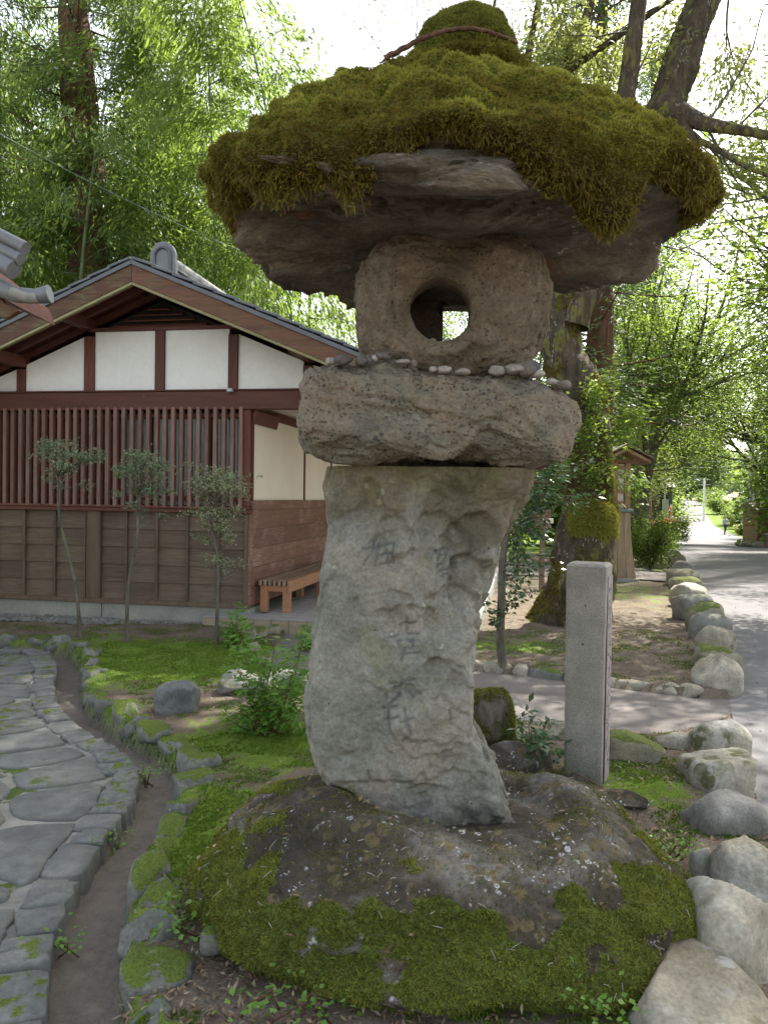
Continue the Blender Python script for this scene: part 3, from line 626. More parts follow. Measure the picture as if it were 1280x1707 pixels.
CF = np.stack([i_ + j_, i_ + j2, i_ + na + j2, i_ + na + j_], -1).reshape(-1, 4)[:, ::-1]
CVc = np.concatenate([CV, [[CV[:na, 0].mean(), YF + .17, zz[0] + .004]]])
topF = np.array([(len(CV), j, (j + 1) % na, (j + 1) % na) for j in range(na)])
mc = M['column']; nt = mc.node_tree; b = nt.nodes['Principled BSDF']; lk = b.inputs['Base Color'].links[0].from_socket
ia = N_(nt, 'ShaderNodeAttribute', attribute_name='ink').outputs['Fac']; col = mixc(nt, mth(nt, 'MULTIPLY', ia, .62), lk, (.055, .07, .075))
ma = N_(nt, 'ShaderNodeAttribute', attribute_name='stain').outputs['Fac']; col = mixc(nt, ma, col, mixc(nt, 1., col, (.66, .60, .50), 'MULTIPLY'))
ya = N_(nt, 'ShaderNodeAttribute', attribute_name='algae').outputs['Fac']; col = mixc(nt, ya, col, mixc(nt, 1., col, (.85, .95, .35), 'MULTIPLY')); nt.links.new(col, b.inputs['Base Color'])
stain = sst(.5 * fbm(CV, 4, 4, 71) + .9 * sst(CV[:, 2], 1.25, 1.5) + .35 * sst(CV[:, 0], .1, .4) - .25, .1, .6)
algae = .35 * sst(.9 * fbm(CV, 6, 4, 72) + .8 * sst(CV[:, 2], 1.36, 1.56) - .4, .1, .7) + sst(1.0 * fbm(CV, 5, 3, 75), .6, .9) * .25
me = mesh_np('column', CVc - LO, CF, M['column'], {'ink': ('POINT', np.r_[ink, 0]), 'stain': ('POINT', np.r_[stain, 0]), 'algae': ('POINT', np.r_[algae, 0])}); link('column', me, LAN)
link('column_top', mesh_np('column_top', CVc - LO, topF[:, :3], M['column']), LAN)
# platform stone
V, F = cubesphere(78); p_ = 4.4; r = (np.abs(V) ** p_).sum(1) ** (-1 / p_); W = V * r[:, None]
prof = np.array([(508, 640, 745), (516, 630, 752), (530, 622, 762), (560, 612, 770), (600, 604, 773), (650, 603, 776), (700, 606, 778), (750, 614, 780), (800, 625, 783), (850, 636, 786), (890, 648, 788), (925, 658, 780), (945, 666, 750), (965, 682, 710)], float)
YP = 2.56
xt = np.array([at(a, b_, YP + .12).x for a, b_, c in prof]); zt = np.array([at(a, b_, YP + .12).z for a, b_, c in prof]); zb = np.array([at(a, c, YP + .1).z for a, b_, c in prof])
x_ = (xt[0] + xt[-1]) / 2 + W[:, 0] * (xt[-1] - xt[0]) / 2; y_ = YP + .36 + W[:, 1] * .36
zT = np.interp(x_, xt, zt); zB = np.interp(x_, xt, zb); z_ = (zT + zB) / 2 + W[:, 2] * np.maximum((zT - zB) / 2, .03); z_ += .03 * (W[:, 1] < 0) * (-W[:, 1]) * (W[:, 2] < 0) * (-W[:, 2])
PV = np.stack([x_, y_, z_], 1); nn = V * np.array([.7, 1, 1.2]); nn /= np.linalg.norm(nn, axis=1)[:, None]
dsp = .016 * fbm(PV, 3.2, 3, 81) + .011 * fbm(PV, 9, 3, 82) + .006 * fbm(PV, 30, 3, 83) - .006 * (worley(PV, 45, 5) < .3)
wl = PV + .1 * np.stack([fbm(PV, 4, 2, 84), fbm(PV, 4, 2, 85), fbm(PV, 4, 2, 86)], 1)
dsp += terrace(fbm(wl, 2.6, 2, 87, stretch=(.7, 1, 1.7)) * .08, .024, .18) * .7
# ledge running down to the right and a crack on the upper left
lz = np.interp(PV[:, 0], xt, at(700, 700, YP).z + (xt - xt.mean()) * -.22 + .03 * np.sin(xt * 9)); dsp += .016 * sst(PV[:, 2] - lz + .01 * fbm(PV, 11, 3, 88), -.01, .016) * (V[:, 1] < -.2)
cr = np.array([[at(a, b_, YP).x, at(a, b_, YP).z] for a, b_ in ((535, 640), (560, 655), (590, 652), (608, 662), (640, 663), (680, 668), (715, 690))]); d, _, _ = dist_line(PV[:, [0, 2]] + .006 * np.c_[fbm(PV, 12, 3, 89), fbm(PV, 12, 3, 90)], cr); dsp -= .014 * (1 - sst(d, .002, .008)) * (V[:, 1] < -.1)
PV = PV + nn * dsp[:, None]; PV[:, 2] = np.maximum(PV[:, 2], np.interp(PV[:, 0], xt, zb) - .004 + .014 * (PV[:, 0] - .1) * 0)
lpart('platform_stone', PV, F, M['tuff'])
# fire box: hollow, round hole in front, square one behind
V, F = cubesphere(72); p_ = 3.3; r = (np.abs(V) ** p_).sum(1) ** (-1 / p_); W = V * r[:, None]
fz = np.array([at(640, y, 2.68).z for y in (360, 390, 440, 520, 560, 600, 628)]); fl = np.array([at(a, 500, 2.93).x for a in (628, 606, 597, 589, 592, 598, 606)]); fr = np.array([at(a, 500, 2.93).x for a in (880, 902, 909, 907, 903, 893, 885)])
zc = (fz[0] + fz[-1]) / 2; zh = (fz[0] - fz[-1]) / 2; z_ = zc + W[:, 2] * zh * 1.02; L_ = np.interp(-z_, -fz, fl); Rr = np.interp(-z_, -fz, fr)
XM = (L_ + Rr) / 2; FY = 2.93; FV = np.stack([XM + W[:, 0] * (Rr - L_) / 2, FY + W[:, 1] * .265, z_], 1)
hx, hz_ = at(735, 516, 2.69).x, at(735, 516, 2.69).z
dsp = .022 * fbm(FV, 2.6, 3, 91) + .010 * fbm(FV, 8, 3, 92) + .005 * fbm(FV, 32, 3, 93) + terrace(fbm(FV, 3.4, 3, 94) * .022, .010, .3) - .007 * (worley(FV, 34, 3) < .28)
dh = np.hypot(FV[:, 0] - hx, FV[:, 2] - hz_); fr_ = (FV[:, 1] < FY)
dsp += fr_ * (.012 * np.exp(-((dh - .145) / .02) ** 2) - .035 * (1 - sst(dh, .095, .14)))
FV = FV + V * dsp[:, None]
fb = D.objects.new('fire_box', mesh_np('fire_box', FV - LO, F, M['firebox'])); COL.objects.link(fb)
def cutter(V, F):
    return D.objects.new('c', pymesh('c', V, F, M['firebox']))
def cyl(x, z, rx, rz, y0, y1, k=48):
    V = [(x + rx * math.cos(a) * (1 + .02 * math.sin(3 * a)), y, z + rz * math.sin(a)) for y in (y0, y1) for a in np.linspace(0, 2 * math.pi, k, endpoint=False)]
    return V, [tuple(range(k)), tuple(range(2 * k - 1, k - 1, -1))] + [(i, i + k, (i + 1) % k + k, (i + 1) % k) for i in range(k)]
def bx_(x0, x1, y0, y1, z0, z1):
    return [(x, y, z) for x in (x0, x1) for y in (y0, y1) for z in (z0, z1)], [(0, 1, 3, 2), (4, 6, 7, 5), (0, 4, 5, 1), (2, 3, 7, 6), (0, 2, 6, 4), (1, 5, 7, 3)]
wx0, wx1 = at(736, 520, 3.18).x, at(850, 520, 3.18).x; wz0, wz1 = at(740, 577, 3.18).z, at(740, 517, 3.18).z
for vf in (cyl(hx - LO[0], hz_, .107, .110, -.5, .0), bx_(hx - .17 - LO[0], hx + .17 - LO[0], -.04, .25, hz_ - .12, hz_ + .13), bx_(wx0 - LO[0], wx1 - LO[0], .1, .6, wz0, wz1)):
    c = cutter(*vf); COL.objects.link(c); bmx = bmesh.new(); bmx.from_mesh(c.data); bmesh.ops.recalc_face_normals(bmx, faces=bmx.faces); bmx.to_mesh(c.data); bmx.free()
    md = fb.modifiers.new('b', 'BOOLEAN'); md.operation = 'DIFFERENCE'; md.object = c; md.solver = 'EXACT'
    dg = bpy.context.evaluated_depsgraph_get(); nm = D.meshes.new_from_object(fb.evaluated_get(dg)); fb.modifiers.clear(); fb.data = nm; D.objects.remove(c)
fb.data.materials.clear(); fb.data.materials.append(M['firebox']); fb.parent = LAN
nm = fb.data; nm.polygons.foreach_set('use_smooth', [True] * len(nm.polygons)); nm.update()
try: nm.set_sharp_from_angle(angle=R_(50))
except Exception: pass
for dx, sd_ in ((-.025, 5), (.03, 6)):
    k = rock('pebble', (hx + dx, FY - .20, hz_ - .103), (.013, .012, .012), M['pebble'], sd_, n=6); tag(k, ('left' if dx < 0 else 'right') + ' one of two tiny pebbles lying in the round fire hole', 'pebble', 'pebbles in the fire hole')
# cap stone
CX, CY = .235, 2.80; RX, RYf, RYb = .83, .70, .62
def rim(th):
    c, s = np.cos(th), np.sin(th); ry = np.where(s < 0, RYf, RYb); k = 2.3
    r = (np.abs(c / RX) ** k + np.abs(s / ry) ** k) ** (-1 / k); return r * (1 + .025 * np.sin(3 * th + 1) + .02 * np.sin(7 * th))
def ztop(rho, th):
    s = np.sin(th); f = sst(-s, -.3, .9); a = .35 + .12 * f; p = 2.2 - .55 * f; return 2.985 - a * np.clip(rho, 0, 1.2) ** p
def zbot(th):
    c, s = np.cos(th), np.sin(th); return 2.415 + .15 * sst(np.abs(c), .4, 1.) * (1 - .9 * sst(s, -.1, .5)) + .035 * np.sin(2 * th + .6) * 0 + .015 * np.sin(5 * th)
nth, nt1, nt2 = 420, 46, 60; th = np.linspace(0, 2 * np.pi, nth, endpoint=False)
def cap_grid(ntt, which):
    rings = []
    for k in range(ntt):
        t = k / (ntt - 1)
        if which == 'top': rho = t; x = CX + rho * .93 * rim(th) * np.cos(th); y = CY + rho * .93 * rim(th) * np.sin(th); z = ztop(rho, th) - .05
        rings.append(np.stack([x, y, z], 1))
    return rings
rings = cap_grid(nt1, 'top')
zt_ = ztop(1, th) - .05; zb_ = zbot(th) - .03
for t in np.linspace(0, 1, 26)[1:]:
    bulge = .96 + .055 * np.sin(min(t * 1.4, 1) * np.pi / 2) ** 1 - .10 * sst(t, .5, 1); rings.append(np.stack([CX + .97 * rim(th) * bulge * np.cos(th), CY + .97 * rim(th) * bulge * np.sin(th), zt_ + (zb_ - zt_) * t], 1))
for t in np.linspace(0, 1, 34)[1:]:
    rho = (1 - t) * .915; rings.append(np.stack([CX + .97 * rim(th) * rho * np.cos(th), CY + .97 * rim(th) * rho * np.sin(th), zb_ + (2.40 - zb_) * t ** .8], 1))
CPV = np.concatenate(rings); nr_ = len(rings)
cen = np.array([CX, CY, 2.75]); nn = (CPV - cen) * np.array([1, 1.2, 1.]); nn /= np.linalg.norm(nn, axis=1)[:, None] + 1e-9
wl = CPV + .05 * np.stack([fbm(CPV, 4, 3, 101), fbm(CPV, 4, 3, 102), fbm(CPV, 4, 3, 103)], 1)
strata = terrace(fbm(wl, 2.2, 3, 104, stretch=(.6, .6, 4.5)) * .10, .03, .25)
dsp = .03 * fbm(CPV, 2.4, 3, 105) + strata * .75 + .014 * fbm(CPV, 8, 3, 106, stretch=(.6, .6, 2.5)) + .004 * fbm(CPV, 30, 3, 107)
fade = np.clip((np.hypot(CPV[:, 0] - .24, CPV[:, 1] - 2.85) - .25) / .2, .15, 1); fade = np.where(CPV[:, 2] < 2.6, fade, 1.)
ledge = terrace(fbm(wl, 2.4, 3, 108, stretch=(.55, 2.2, 1.5)) * .07, .026, .2) + .014 * np.abs(fbm(wl, 6, 3, 110, stretch=(.6, 2, 2)))
low_ = 1 - sst(CPV[:, 2], 2.46, 2.56); dsp = dsp * (.35 + .65 * low_) + ledge * low_ - .035 * sst(CPV[:, 2], 2.50, 2.60)
dsp = dsp + .02 * (np.sin(CPV[:, 2] * 70 + 2.5 * fbm(CPV, 2.2, 3, 109)) > .2) * fade
CPV = CPV + nn * (dsp * fade)[:, None]
i_ = np.arange(nr_ - 1)[:, None] * nth; j_ = np.arange(nth)[None]; j2 = (j_ + 1) % nth
CPF = np.stack([i_ + j_, i_ + nth + j_, i_ + nth + j2, i_ + j2], -1).reshape(-1, 4)
lpart('cap_stone', CPV, CPF, M['caprock'])
# moss shell hanging over the rim: how far it hangs is read round the rim by bearing
def bearing(px, py, Y): p = at(px, py, Y); return math.atan2(p.y - CY, p.x - CX)
hang = [(352, 330, 2.75, .08, .12), (372, 330, 2.55, .10, .08), (400, 320, 2.45, .15, .08), (440, 290, 2.35, .10, .08), (480, 300, 2.3, .19, .08), (540, 300, 2.22, .14, .10), (592, 320, 2.16, .22, .04), (640, 260, 2.14, .10, .1), (770, 235, 2.12, .02, .22), (828, 250, 2.12, .045, .02), (900, 290, 2.14, .17, .08), (945, 270, 2.16, .13, .06), (1008, 330, 2.22, .25, .05), (1060, 280, 2.3, .08, .06), (1110, 290, 2.42, .10, .05), (1165, 340, 2.65, .13, .10), (1192, 330, 2.85, .10, .14)]
num = np.zeros(nth); den = np.full(nth, .02); num += .10 * .02
for px, py, yy, L, wd in hang:
    b0 = bearing(px, py, yy); dth = (th - b0 + np.pi) % (2 * np.pi) - np.pi; g = np.exp(-(dth / (wd * 1.1)) ** 2); num += L * g; den += g
back = np.sin(th) > .1; LH = num / den; LH = np.where(back, .05 + .03 * np.sin(9 * th), LH); LH = LH + .03 * np.interp(th, np.linspace(0, 2 * np.pi, 90), np.r_[rs.uniform(-1, 1, 89), 0][np.arange(90)])
# tall rim at the sides
mr = []
for k in range(58):
    t = k / 57; rho = t * 1.0; zt2 = ztop(rho, th); mr.append(np.stack([CX + rho * rim(th) * 1.0 * np.cos(th), CY + rho * rim(th) * np.sin(th), zt2], 1))
zr_ = ztop(1., th)
drop = (zr_ - zbot(th)) * .30
for t in np.linspace(0, 1, 42)[1:]:
    ll = drop * np.minimum(t * 2, 1) * .6 + LH * t; o_ = 1.025 + .02 * np.sin(t * np.pi) - .03 * t
    mr.append(np.stack([CX + rim(th) * o_ * np.cos(th), CY + rim(th) * o_ * np.sin(th), zr_ - ll * .98], 1))
t_in = mr[-1].copy(); t_in[:, 0] = CX + (t_in[:, 0] - CX) * .95; t_in[:, 1] = CY + (t_in[:, 1] - CY) * .95; t_in[:, 2] += .02; mr.append(t_in)
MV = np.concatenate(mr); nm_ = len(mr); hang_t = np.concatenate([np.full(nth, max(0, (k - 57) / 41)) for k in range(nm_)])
nn = MV - np.array([CX, CY, 2.45]); nn[:, 2] = np.where(hang_t > 0, nn[:, 2] * .2, nn[:, 2] + .3); nn /= np.linalg.norm(nn, axis=1)[:, None]
lump = .034 * fbm(MV, 4.5, 3, 111) + .034 * (1 - 1.6 * worley(MV, 9, 112)) + .020 * (1 - 1.6 * worley(MV + .02 * fbm(MV, 9, 2, 5)[:, None], 21, 113)) + .008 * fbm(MV, 40, 2, 115)
rho_ = np.hypot(MV[:, 0] - CX, (MV[:, 1] - CY)); lump += .018 - .008 * hang_t - .03 * sst(hang_t, .75, 1)
MV = MV + nn * lump[:, None]; MV[:, 2] += -.02 * hang_t * fbm(MV, 18, 2, 114, stretch=(1, 1, .2))
i_ = np.arange(nm_ - 1)[:, None] * nth
MF = np.stack([i_ + j_, i_ + nth + j_, i_ + nth + j2, i_ + j2], -1).reshape(-1, 4)
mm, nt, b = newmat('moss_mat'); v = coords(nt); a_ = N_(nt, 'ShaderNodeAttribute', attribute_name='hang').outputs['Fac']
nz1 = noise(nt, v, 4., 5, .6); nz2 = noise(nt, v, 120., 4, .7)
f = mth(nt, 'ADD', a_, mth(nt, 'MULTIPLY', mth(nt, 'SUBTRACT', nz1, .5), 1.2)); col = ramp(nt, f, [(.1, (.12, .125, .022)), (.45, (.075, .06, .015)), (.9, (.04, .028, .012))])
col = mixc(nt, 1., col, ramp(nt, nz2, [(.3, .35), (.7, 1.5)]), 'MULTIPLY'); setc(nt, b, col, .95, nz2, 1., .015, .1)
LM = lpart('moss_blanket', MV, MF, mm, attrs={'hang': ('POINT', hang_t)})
def mossmask(c, n): return (c[:, 1] < CY + .35) * (1 + .4 * (c[:, 1] < 2.6))
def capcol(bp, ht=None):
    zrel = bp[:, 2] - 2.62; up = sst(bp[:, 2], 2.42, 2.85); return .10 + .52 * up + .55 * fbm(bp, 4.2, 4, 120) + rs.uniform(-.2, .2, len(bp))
P, Nn = sample(MV, MF, 130000, rs, mossmask)
Vb, Fb, bp = blades(P, Nn, .0135, .0056, rs, .95, .12, 2)
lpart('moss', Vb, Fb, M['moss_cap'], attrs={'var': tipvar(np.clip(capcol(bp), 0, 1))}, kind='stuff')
# ragged strands below the moss's lower edge
edge = np.concatenate([mr[-2], mr[-8], mr[-14]]); edge = edge[(edge[:, 1] < CY + .35)]; sel = rs.randint(0, len(edge), 9000); E = edge[sel] + rs.normal(size=(9000, 3)) * np.array([.016, .016, .014])
vv = 1 + 2.2 * np.clip(fbm(E, 14, 2, 121, stretch=(1, 1, .1)), 0, 1)
Vb, Fb, bp = blades(E, np.tile([0, -.12, -1.], (len(E), 1)), .015 * vv, .006, rs, .8, .4, 2)
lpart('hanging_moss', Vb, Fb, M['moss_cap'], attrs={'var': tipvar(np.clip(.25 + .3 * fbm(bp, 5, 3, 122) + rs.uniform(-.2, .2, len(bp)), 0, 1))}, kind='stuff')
# mossy finial
V, F = cubesphere(40); r = 1 + .05 * fbm(V, 2, 3, 131) + .03 * fbm(V, 7, 3, 132); W = V * r[:, None] * np.array([.18, .17, .17]) + np.array([.265, 2.80, 3.075]); W[:, 2] = np.maximum(W[:, 2], 2.95)
W[:, 0] += .02 * sst(W[:, 2], 3.1, 3.3)
fin = lpart('finial', W, F, mm, attrs={'hang': ('POINT', np.full(len(W), .1))})
P, Nn = sample(W, F, 11000, rs, lambda c, n: (c[:, 1] < 2.9) * (n[:, 2] > -.3))
Vb, Fb, bp = blades(P, Nn, .012, .0038, rs, .7, .2, 3); link('moss', mesh_np('moss', Vb - LO, Fb, M['moss_base'], {'var': tipvar(np.clip(.48 + .3 * fbm(bp, 8, 3, 133) + rs.uniform(-.2, .2, len(bp)), 0, 1))}, False), fin, kind='stuff')
# collar of moss round the finial's foot
a_ = np.linspace(0, 2 * np.pi, 5000); E = np.stack([.285 + .2 * np.cos(a_), 2.8 + .19 * np.sin(a_), 3.00 + 0 * a_], 1) + rs.normal(size=(5000, 3)) * .014
Vb, Fb, bp = blades(E, np.c_[np.cos(a_), np.sin(a_), .5 + 0 * a_], .02, .0045, rs, .7, .2, 2); link('collar_moss', mesh_np('collar_moss', Vb - LO, Fb, M['moss_cap'], {'var': tipvar(np.clip(.15 + .2 * fbm(bp, 9, 3, 134) + rs.uniform(0, .3, len(bp)), 0, 1))}, False), fin, kind='stuff')
# fallen twigs on the cap
def twig(name, pts, r0, r1, mat, label, cat='twig', k=6, group=None, forks=()):
    P = resample(np.array([list(p) for p in pts]), .012 if r0 < .02 else .03); P = P + rs.normal(size=P.shape) * r0 * .12; polys = [(P, np.linspace(r0, r1, len(P)))]
    for fk in forks:
        Q = resample(np.array([list(p) for p in fk]), .012); polys.append((Q, np.linspace(r1 * 1.0, r1 * .4, len(Q))))
    c = P.mean(0); V, F = tubes(polys, k); o = link(name, mesh_np(name, V - c, F, mat)); o.location = c; tag(o, label, cat, group); return o
yb = 2.62
twig('fallen_branch', [at(640, 98, 2.50), at(665, 85, 2.5), at(700, 65, 2.52), (at(745, 50, 2.58)), (at(790, 47, 2.60)), at(830, 58, 2.62), at(866, 74, 2.66)], .0095, .006, M['bark_red'], 'curved brown branch lying across the mossy finial of the lantern', 'branch', forks=([at(655, 90, 2.5), at(652, 84, 2.5), at(650, 82, 2.5)], [at(648, 93, 2.5), at(636, 104, 2.46), at(628, 106, 2.45)]))
twig('forked_twig', [at(878, 120, 2.42), at(905, 135, 2.37), at(922, 147, 2.33)], .004, .002, M['bark_red'], 'small forked brown twig on the right of the moss cap', forks=([at(893, 128, 2.4), at(915, 130, 2.36)], [at(905, 135, 2.37), at(918, 152, 2.32)]))
twig('dry_stem', [at(358, 330, 2.58), at(352, 300, 2.56), at(358, 270, 2.58), at(366, 248, 2.6)], .004, .0015, M['pebble'], 'pale dry stem hanging at the left edge of the moss cap')
# pebbles on the platform's ledge
ord_ = ['first', 'second', 'third', 'fourth', 'fifth', 'sixth', 'seventh', 'eighth', 'ninth', 'tenth', 'eleventh', 'twelfth', 'thirteenth', 'fourteenth', 'fifteenth', 'sixteenth', 'seventeenth', 'eighteenth']
pb = [(552, 612, 9, 6, 0), (573, 605, 16, 9, 1), (602, 607, 12, 8, 1), (615, 603, 5, 7, 1), (640, 605, 12, 6, 1), (625, 606, 7, 5, 0), (672, 605, 12, 4, 0), (690, 606, 6, 6, 1), (722, 606, 8, 5, 0), (740, 604, 12, 6, 0), (771, 612, 13, 5, 0), (828, 626, 16, 8, 0), (858, 632, 17, 9, 0), (882, 626, 19, 14, 1), (874, 643, 10, 8, 0), (893, 645, 14, 7, 0), (921, 650, 12, 6, 0), (938, 655, 15, 8, 1)]
for i, (a, b_, rx, rz_, dk) in enumerate(pb):
    p = at(a, b_, YP + .055); zt2 = np.interp(p.x, xt, zt); nb = PV[(np.abs(PV[:, 0] - p.x) < .03) & (np.abs(PV[:, 1] - (YP + .055)) < .03)]
    zs = nb[:, 2].max() if len(nb) else zt2
    o = rock('pebble', (p.x, YP + .055, zs + rz_ * .0015), (rx * .0021, rx * .0017, rz_ * .0021), M['pebble_dark' if dk else 'pebble'], 200 + i, n=8, rz=i, p=2.3, facet=2)
    tag(o, f"{'dark brownish' if dk else 'pale grey'} pebble on the lantern platform, {ord_[i]} of the row counted from the left", 'pebble', 'pebbles laid on the lantern platform')

# ------------------------------------------------------------ stone post with a painted, inscribed right face
pz = .02; pb_ = place(975, 3.78, .10)
POST = empty('stone_post', (pb_.x, 3.78, 0), R_(-25)); tag(POST, 'square speckled granite post with lettering on its right face, standing behind the base boulder', 'stone post')
def post_body():
    zt3 = at(975, 938, 3.78).z; z0 = -.1; hw = .092; ht = .096; V = []; nzp = 14
    prof_ = [(z0, hw * .97)] + [(z0 + (zt3 - .012 - z0) * k / nzp, hw * .97 + (ht - hw * .97) * k / nzp) for k in range(1, nzp + 1)] + [(zt3, ht - .010)]
    s_ = 10
    for z, h_ in prof_:
        sq = [(-1, -1), (1, -1), (1, 1), (-1, 1)]
        for c in range(4):
            a, b2 = np.array(sq[c]), np.array(sq[(c + 1) % 4])
            for k in range(s_): q2 = a + (b2 - a) * k / s_; e = .96 if k == 0 else 1; V.append((q2[0] * h_ * e, q2[1] * h_ * e, z))
    V = np.array(V); V[:, :2] += .0018 * np.stack([fbm(V, 14, 3, 141), fbm(V, 14, 3, 142)], 1); n = 4 * s_; i_ = np.arange(len(prof_) - 1)[:, None] * n; j_ = np.arange(n)[None]
    F = np.stack([i_ + j_, i_ + (j_ + 1) % n, i_ + n + (j_ + 1) % n, i_ + n + j_], -1).reshape(-1, 4); me = D.meshes.new('shaft'); 
    me.from_pydata(V.tolist(), [], F.tolist() + [list(range(len(V) - n, len(V)))]); me.materials.append(M['granite']); me.update(); return me, zt3
me, zt3 = post_body(); link('shaft', me, POST)
for a, b_ in ((982, 1010), (979, 1075)):
    p = at(a, b_, 3.68); rock('pock', (-.02 + (a - 975) * .003, -.095, p.z), (.004, .003, .004), M['dark'], a, POST, n=4)
M['violet'] = flat('violet_grey_paint', (.235, .20, .20), 8, .85, .2); M['ink'] = flat('black_ink', (.03, .025, .05), 8, .8, .1)
box('painted_strip', .0965, .1005, -.055, .075, .12, zt3 - .06, M['violet'], POST, .001)
rr = random.Random(9)
for k in range(11):      # brush written characters, one below another
    zc_ = zt3 - .12 - k * .082; polys = []
    for s_ in range(6):
        a = np.array([.1025, rr.uniform(-.04, .05), zc_ + rr.uniform(-.026, .026)]); b2 = a + np.array([0, rr.uniform(-.05, .05), rr.uniform(-.035, .02)]); b2[1] = np.clip(b2[1], -.048, .065)
        polys.append((np.array([a, (a + b2) / 2 + [0, .004, .004], b2]), np.array([.002, .0028, .0012])))
    V, F = tubes(polys, 5); V[:, 0] = .1005 + (V[:, 0] - .1025) * .3 + .0002; link('character', mesh_np('character', V, F, M['ink']), POST)

# ------------------------------------------------------------ boulders edging the road
def boulder(pl, pr, pt, pbm, Y, mat, seed, label, p=2.5, facet=3, rough=.09, rz=0, n=26, dy=1.):
    """stands at distance Y, spanning the given outline of the photograph"""
    x0, x1 = at(pl, (pt + pbm) / 2, Y).x, at(pr, (pt + pbm) / 2, Y).x; zt = at((pl + pr) / 2, pt, Y).z; zb = min(at((pl + pr) / 2, pbm, Y).z, float(gz(Y)) - .05)
    sx = (x1 - x0) / 2 * 1.1; sz = (zt - zb) / 2 * 1.06; o = rock('boulder', ((x0 + x1) / 2, Y, (zt + zb) / 2), (sx, sx * dy, sz), mat, seed, n=n, p=p, facet=facet, rough=rough, rz=rz)
    tag(o, label, 'boulder', 'boulders along the road edge'); return o
BL_ = [
 (1040, 1262, 1612, 1790, 2.18, 'boulder', 'smooth pale boulder nearest the camera, cut off by the bottom edge', 1.1),
 (1143, 1290, 1480, 1720, 2.42, 'boulder', 'large pale blocky boulder right of the mossy lantern base', .95),
 (1184, 1290, 1395, 1530, 2.88, 'boulder', 'grey upright boulder just above the large pale blocky one', 1.0),
 (1137, 1262, 1324, 1445, 3.45, 'boulder_grey', 'brownish grey pitted round boulder nosing out towards the stone post', .8),
 (1143, 1257, 1250, 1385, 3.85, 'boulder', 'cream coloured cracked boulder behind the pitted round one', .8),
 (1150, 1236, 1198, 1300, 4.35, 'boulder', 'tan rounded boulder at the near side of the path mouth', .9)]
for i, (a, b_, c, d_, Yy, mt, lb, dy) in enumerate(BL_): boulder(a, b_, c, d_, Yy, M[mt], 300 + i, lb, dy=dy * 1.2, p=3.6 if i in (1, 4) else 3.0, rough=.08)
BF_ = [(1160, 1226, 1096, 1172, 6.15, 'large mossy tan boulder at the far side of the path mouth'), (1156, 1223, 1076, 1125, 6.75, 'tan boulder touching the back of the path mouth boulder'),
 (1163, 1217, 1043, 1090, 7.45, 'round cream boulder, third beyond the path mouth'), (1155, 1211, 1024, 1065, 8.2, 'low brown boulder, fourth beyond the path mouth'), (1148, 1200, 1003, 1040, 9.0, 'greenish domed boulder, fifth beyond the path mouth'),
 (1126, 1180, 990, 1022, 9.9, 'dark jagged boulder sticking out into the garden'), (1122, 1172, 974, 1000, 11.2, 'pinkish tan boulder behind the dark jagged one'), (1120, 1166, 962, 985, 12.6, 'flat grey boulder, eighth beyond the path mouth'),
 (1116, 1160, 949, 970, 14.2, 'pale rounded boulder, ninth beyond the path mouth'), (1114, 1150, 936, 956, 16.2, 'tan rounded boulder, tenth beyond the path mouth'), (1112, 1140, 924, 942, 18.8, 'dark small boulder, eleventh beyond the path mouth'), (1110, 1134, 914, 930, 22, 'last grey boulder of the row, under the flowering bush')]
for i, (a, b_, c, d_, Yy, lb) in enumerate(BF_): boulder(a, b_, c, d_, Yy, M[('boulder', 'boulder_moss', 'boulder', 'boulder_grey', 'boulder_moss', 'boulder_grey')[i % 6]], 330 + i, lb, n=16, dy=1.15, p=3)
# rocks of the garden
def grock(name, px, pbm, w_, h_, mat, seed, label, cat='rock', dy=.8, facet=6, p=3, n=22, rz=0, group=None):
    g = onground(px, pbm); Y = g.y + w_ / FPX * g.y * dy / 2; m_ = Y / FPX
    o = rock(name, (place(px, Y, .1).x, Y, tz(g.x, Y) + h_ * m_ * .30), (w_ * m_ / 2, w_ * m_ * dy / 2, h_ * m_ * .72), mat, seed, n=n, facet=facet, p=p, rz=rz, rough=.07); tag(o, label, cat, group); return o
grock('garden_rock', 297, 1192, 74, 48, M['edging_clean'], 401, 'dark grey rock with a slanted top sitting on the moss lawn')
grock('garden_rock', 407, 1160, 84, 32, M['boulder_grey'], 402, 'low grey rock left of the leafy bush on the lawn')
grock('garden_rock', 478, 1145, 60, 22, M['boulder_grey'], 403, 'half hidden low rock behind the leafy bush')
grock('garden_rock', 1055, 1270, 110, 46, M['boulder_moss'], 404, 'long flat greenish rock right of the stone post', dy=.5)
grock('garden_rock', 932, 1235, 50, 32, M['boulder'], 405, 'small tan rock left of the stone post')
grock('garden_rock', 1122, 1250, 60, 26, M['boulder'], 406, 'flat brown rock beside the road boulders near the path mouth', dy=.6)
grock('garden_rock', 1035, 1352, 90, 20, M['baserock'], 407, 'low lichen spotted rock at the foot of the stone post', dy=.5)
grock('garden_rock', 870, 1325, 130, 70, M['baserock'], 408, 'low dark rock behind the lantern column', dy=.5)
grock('garden_rock', 365, 1600, 60, 36, M['edging'], 409, 'small brown stone under the overhang of the base boulder', n=12)
grock('garden_rock', 1165, 1470, 40, 60, M['boulder'], 410, 'small pale stone wedged beside the base boulder', n=12)
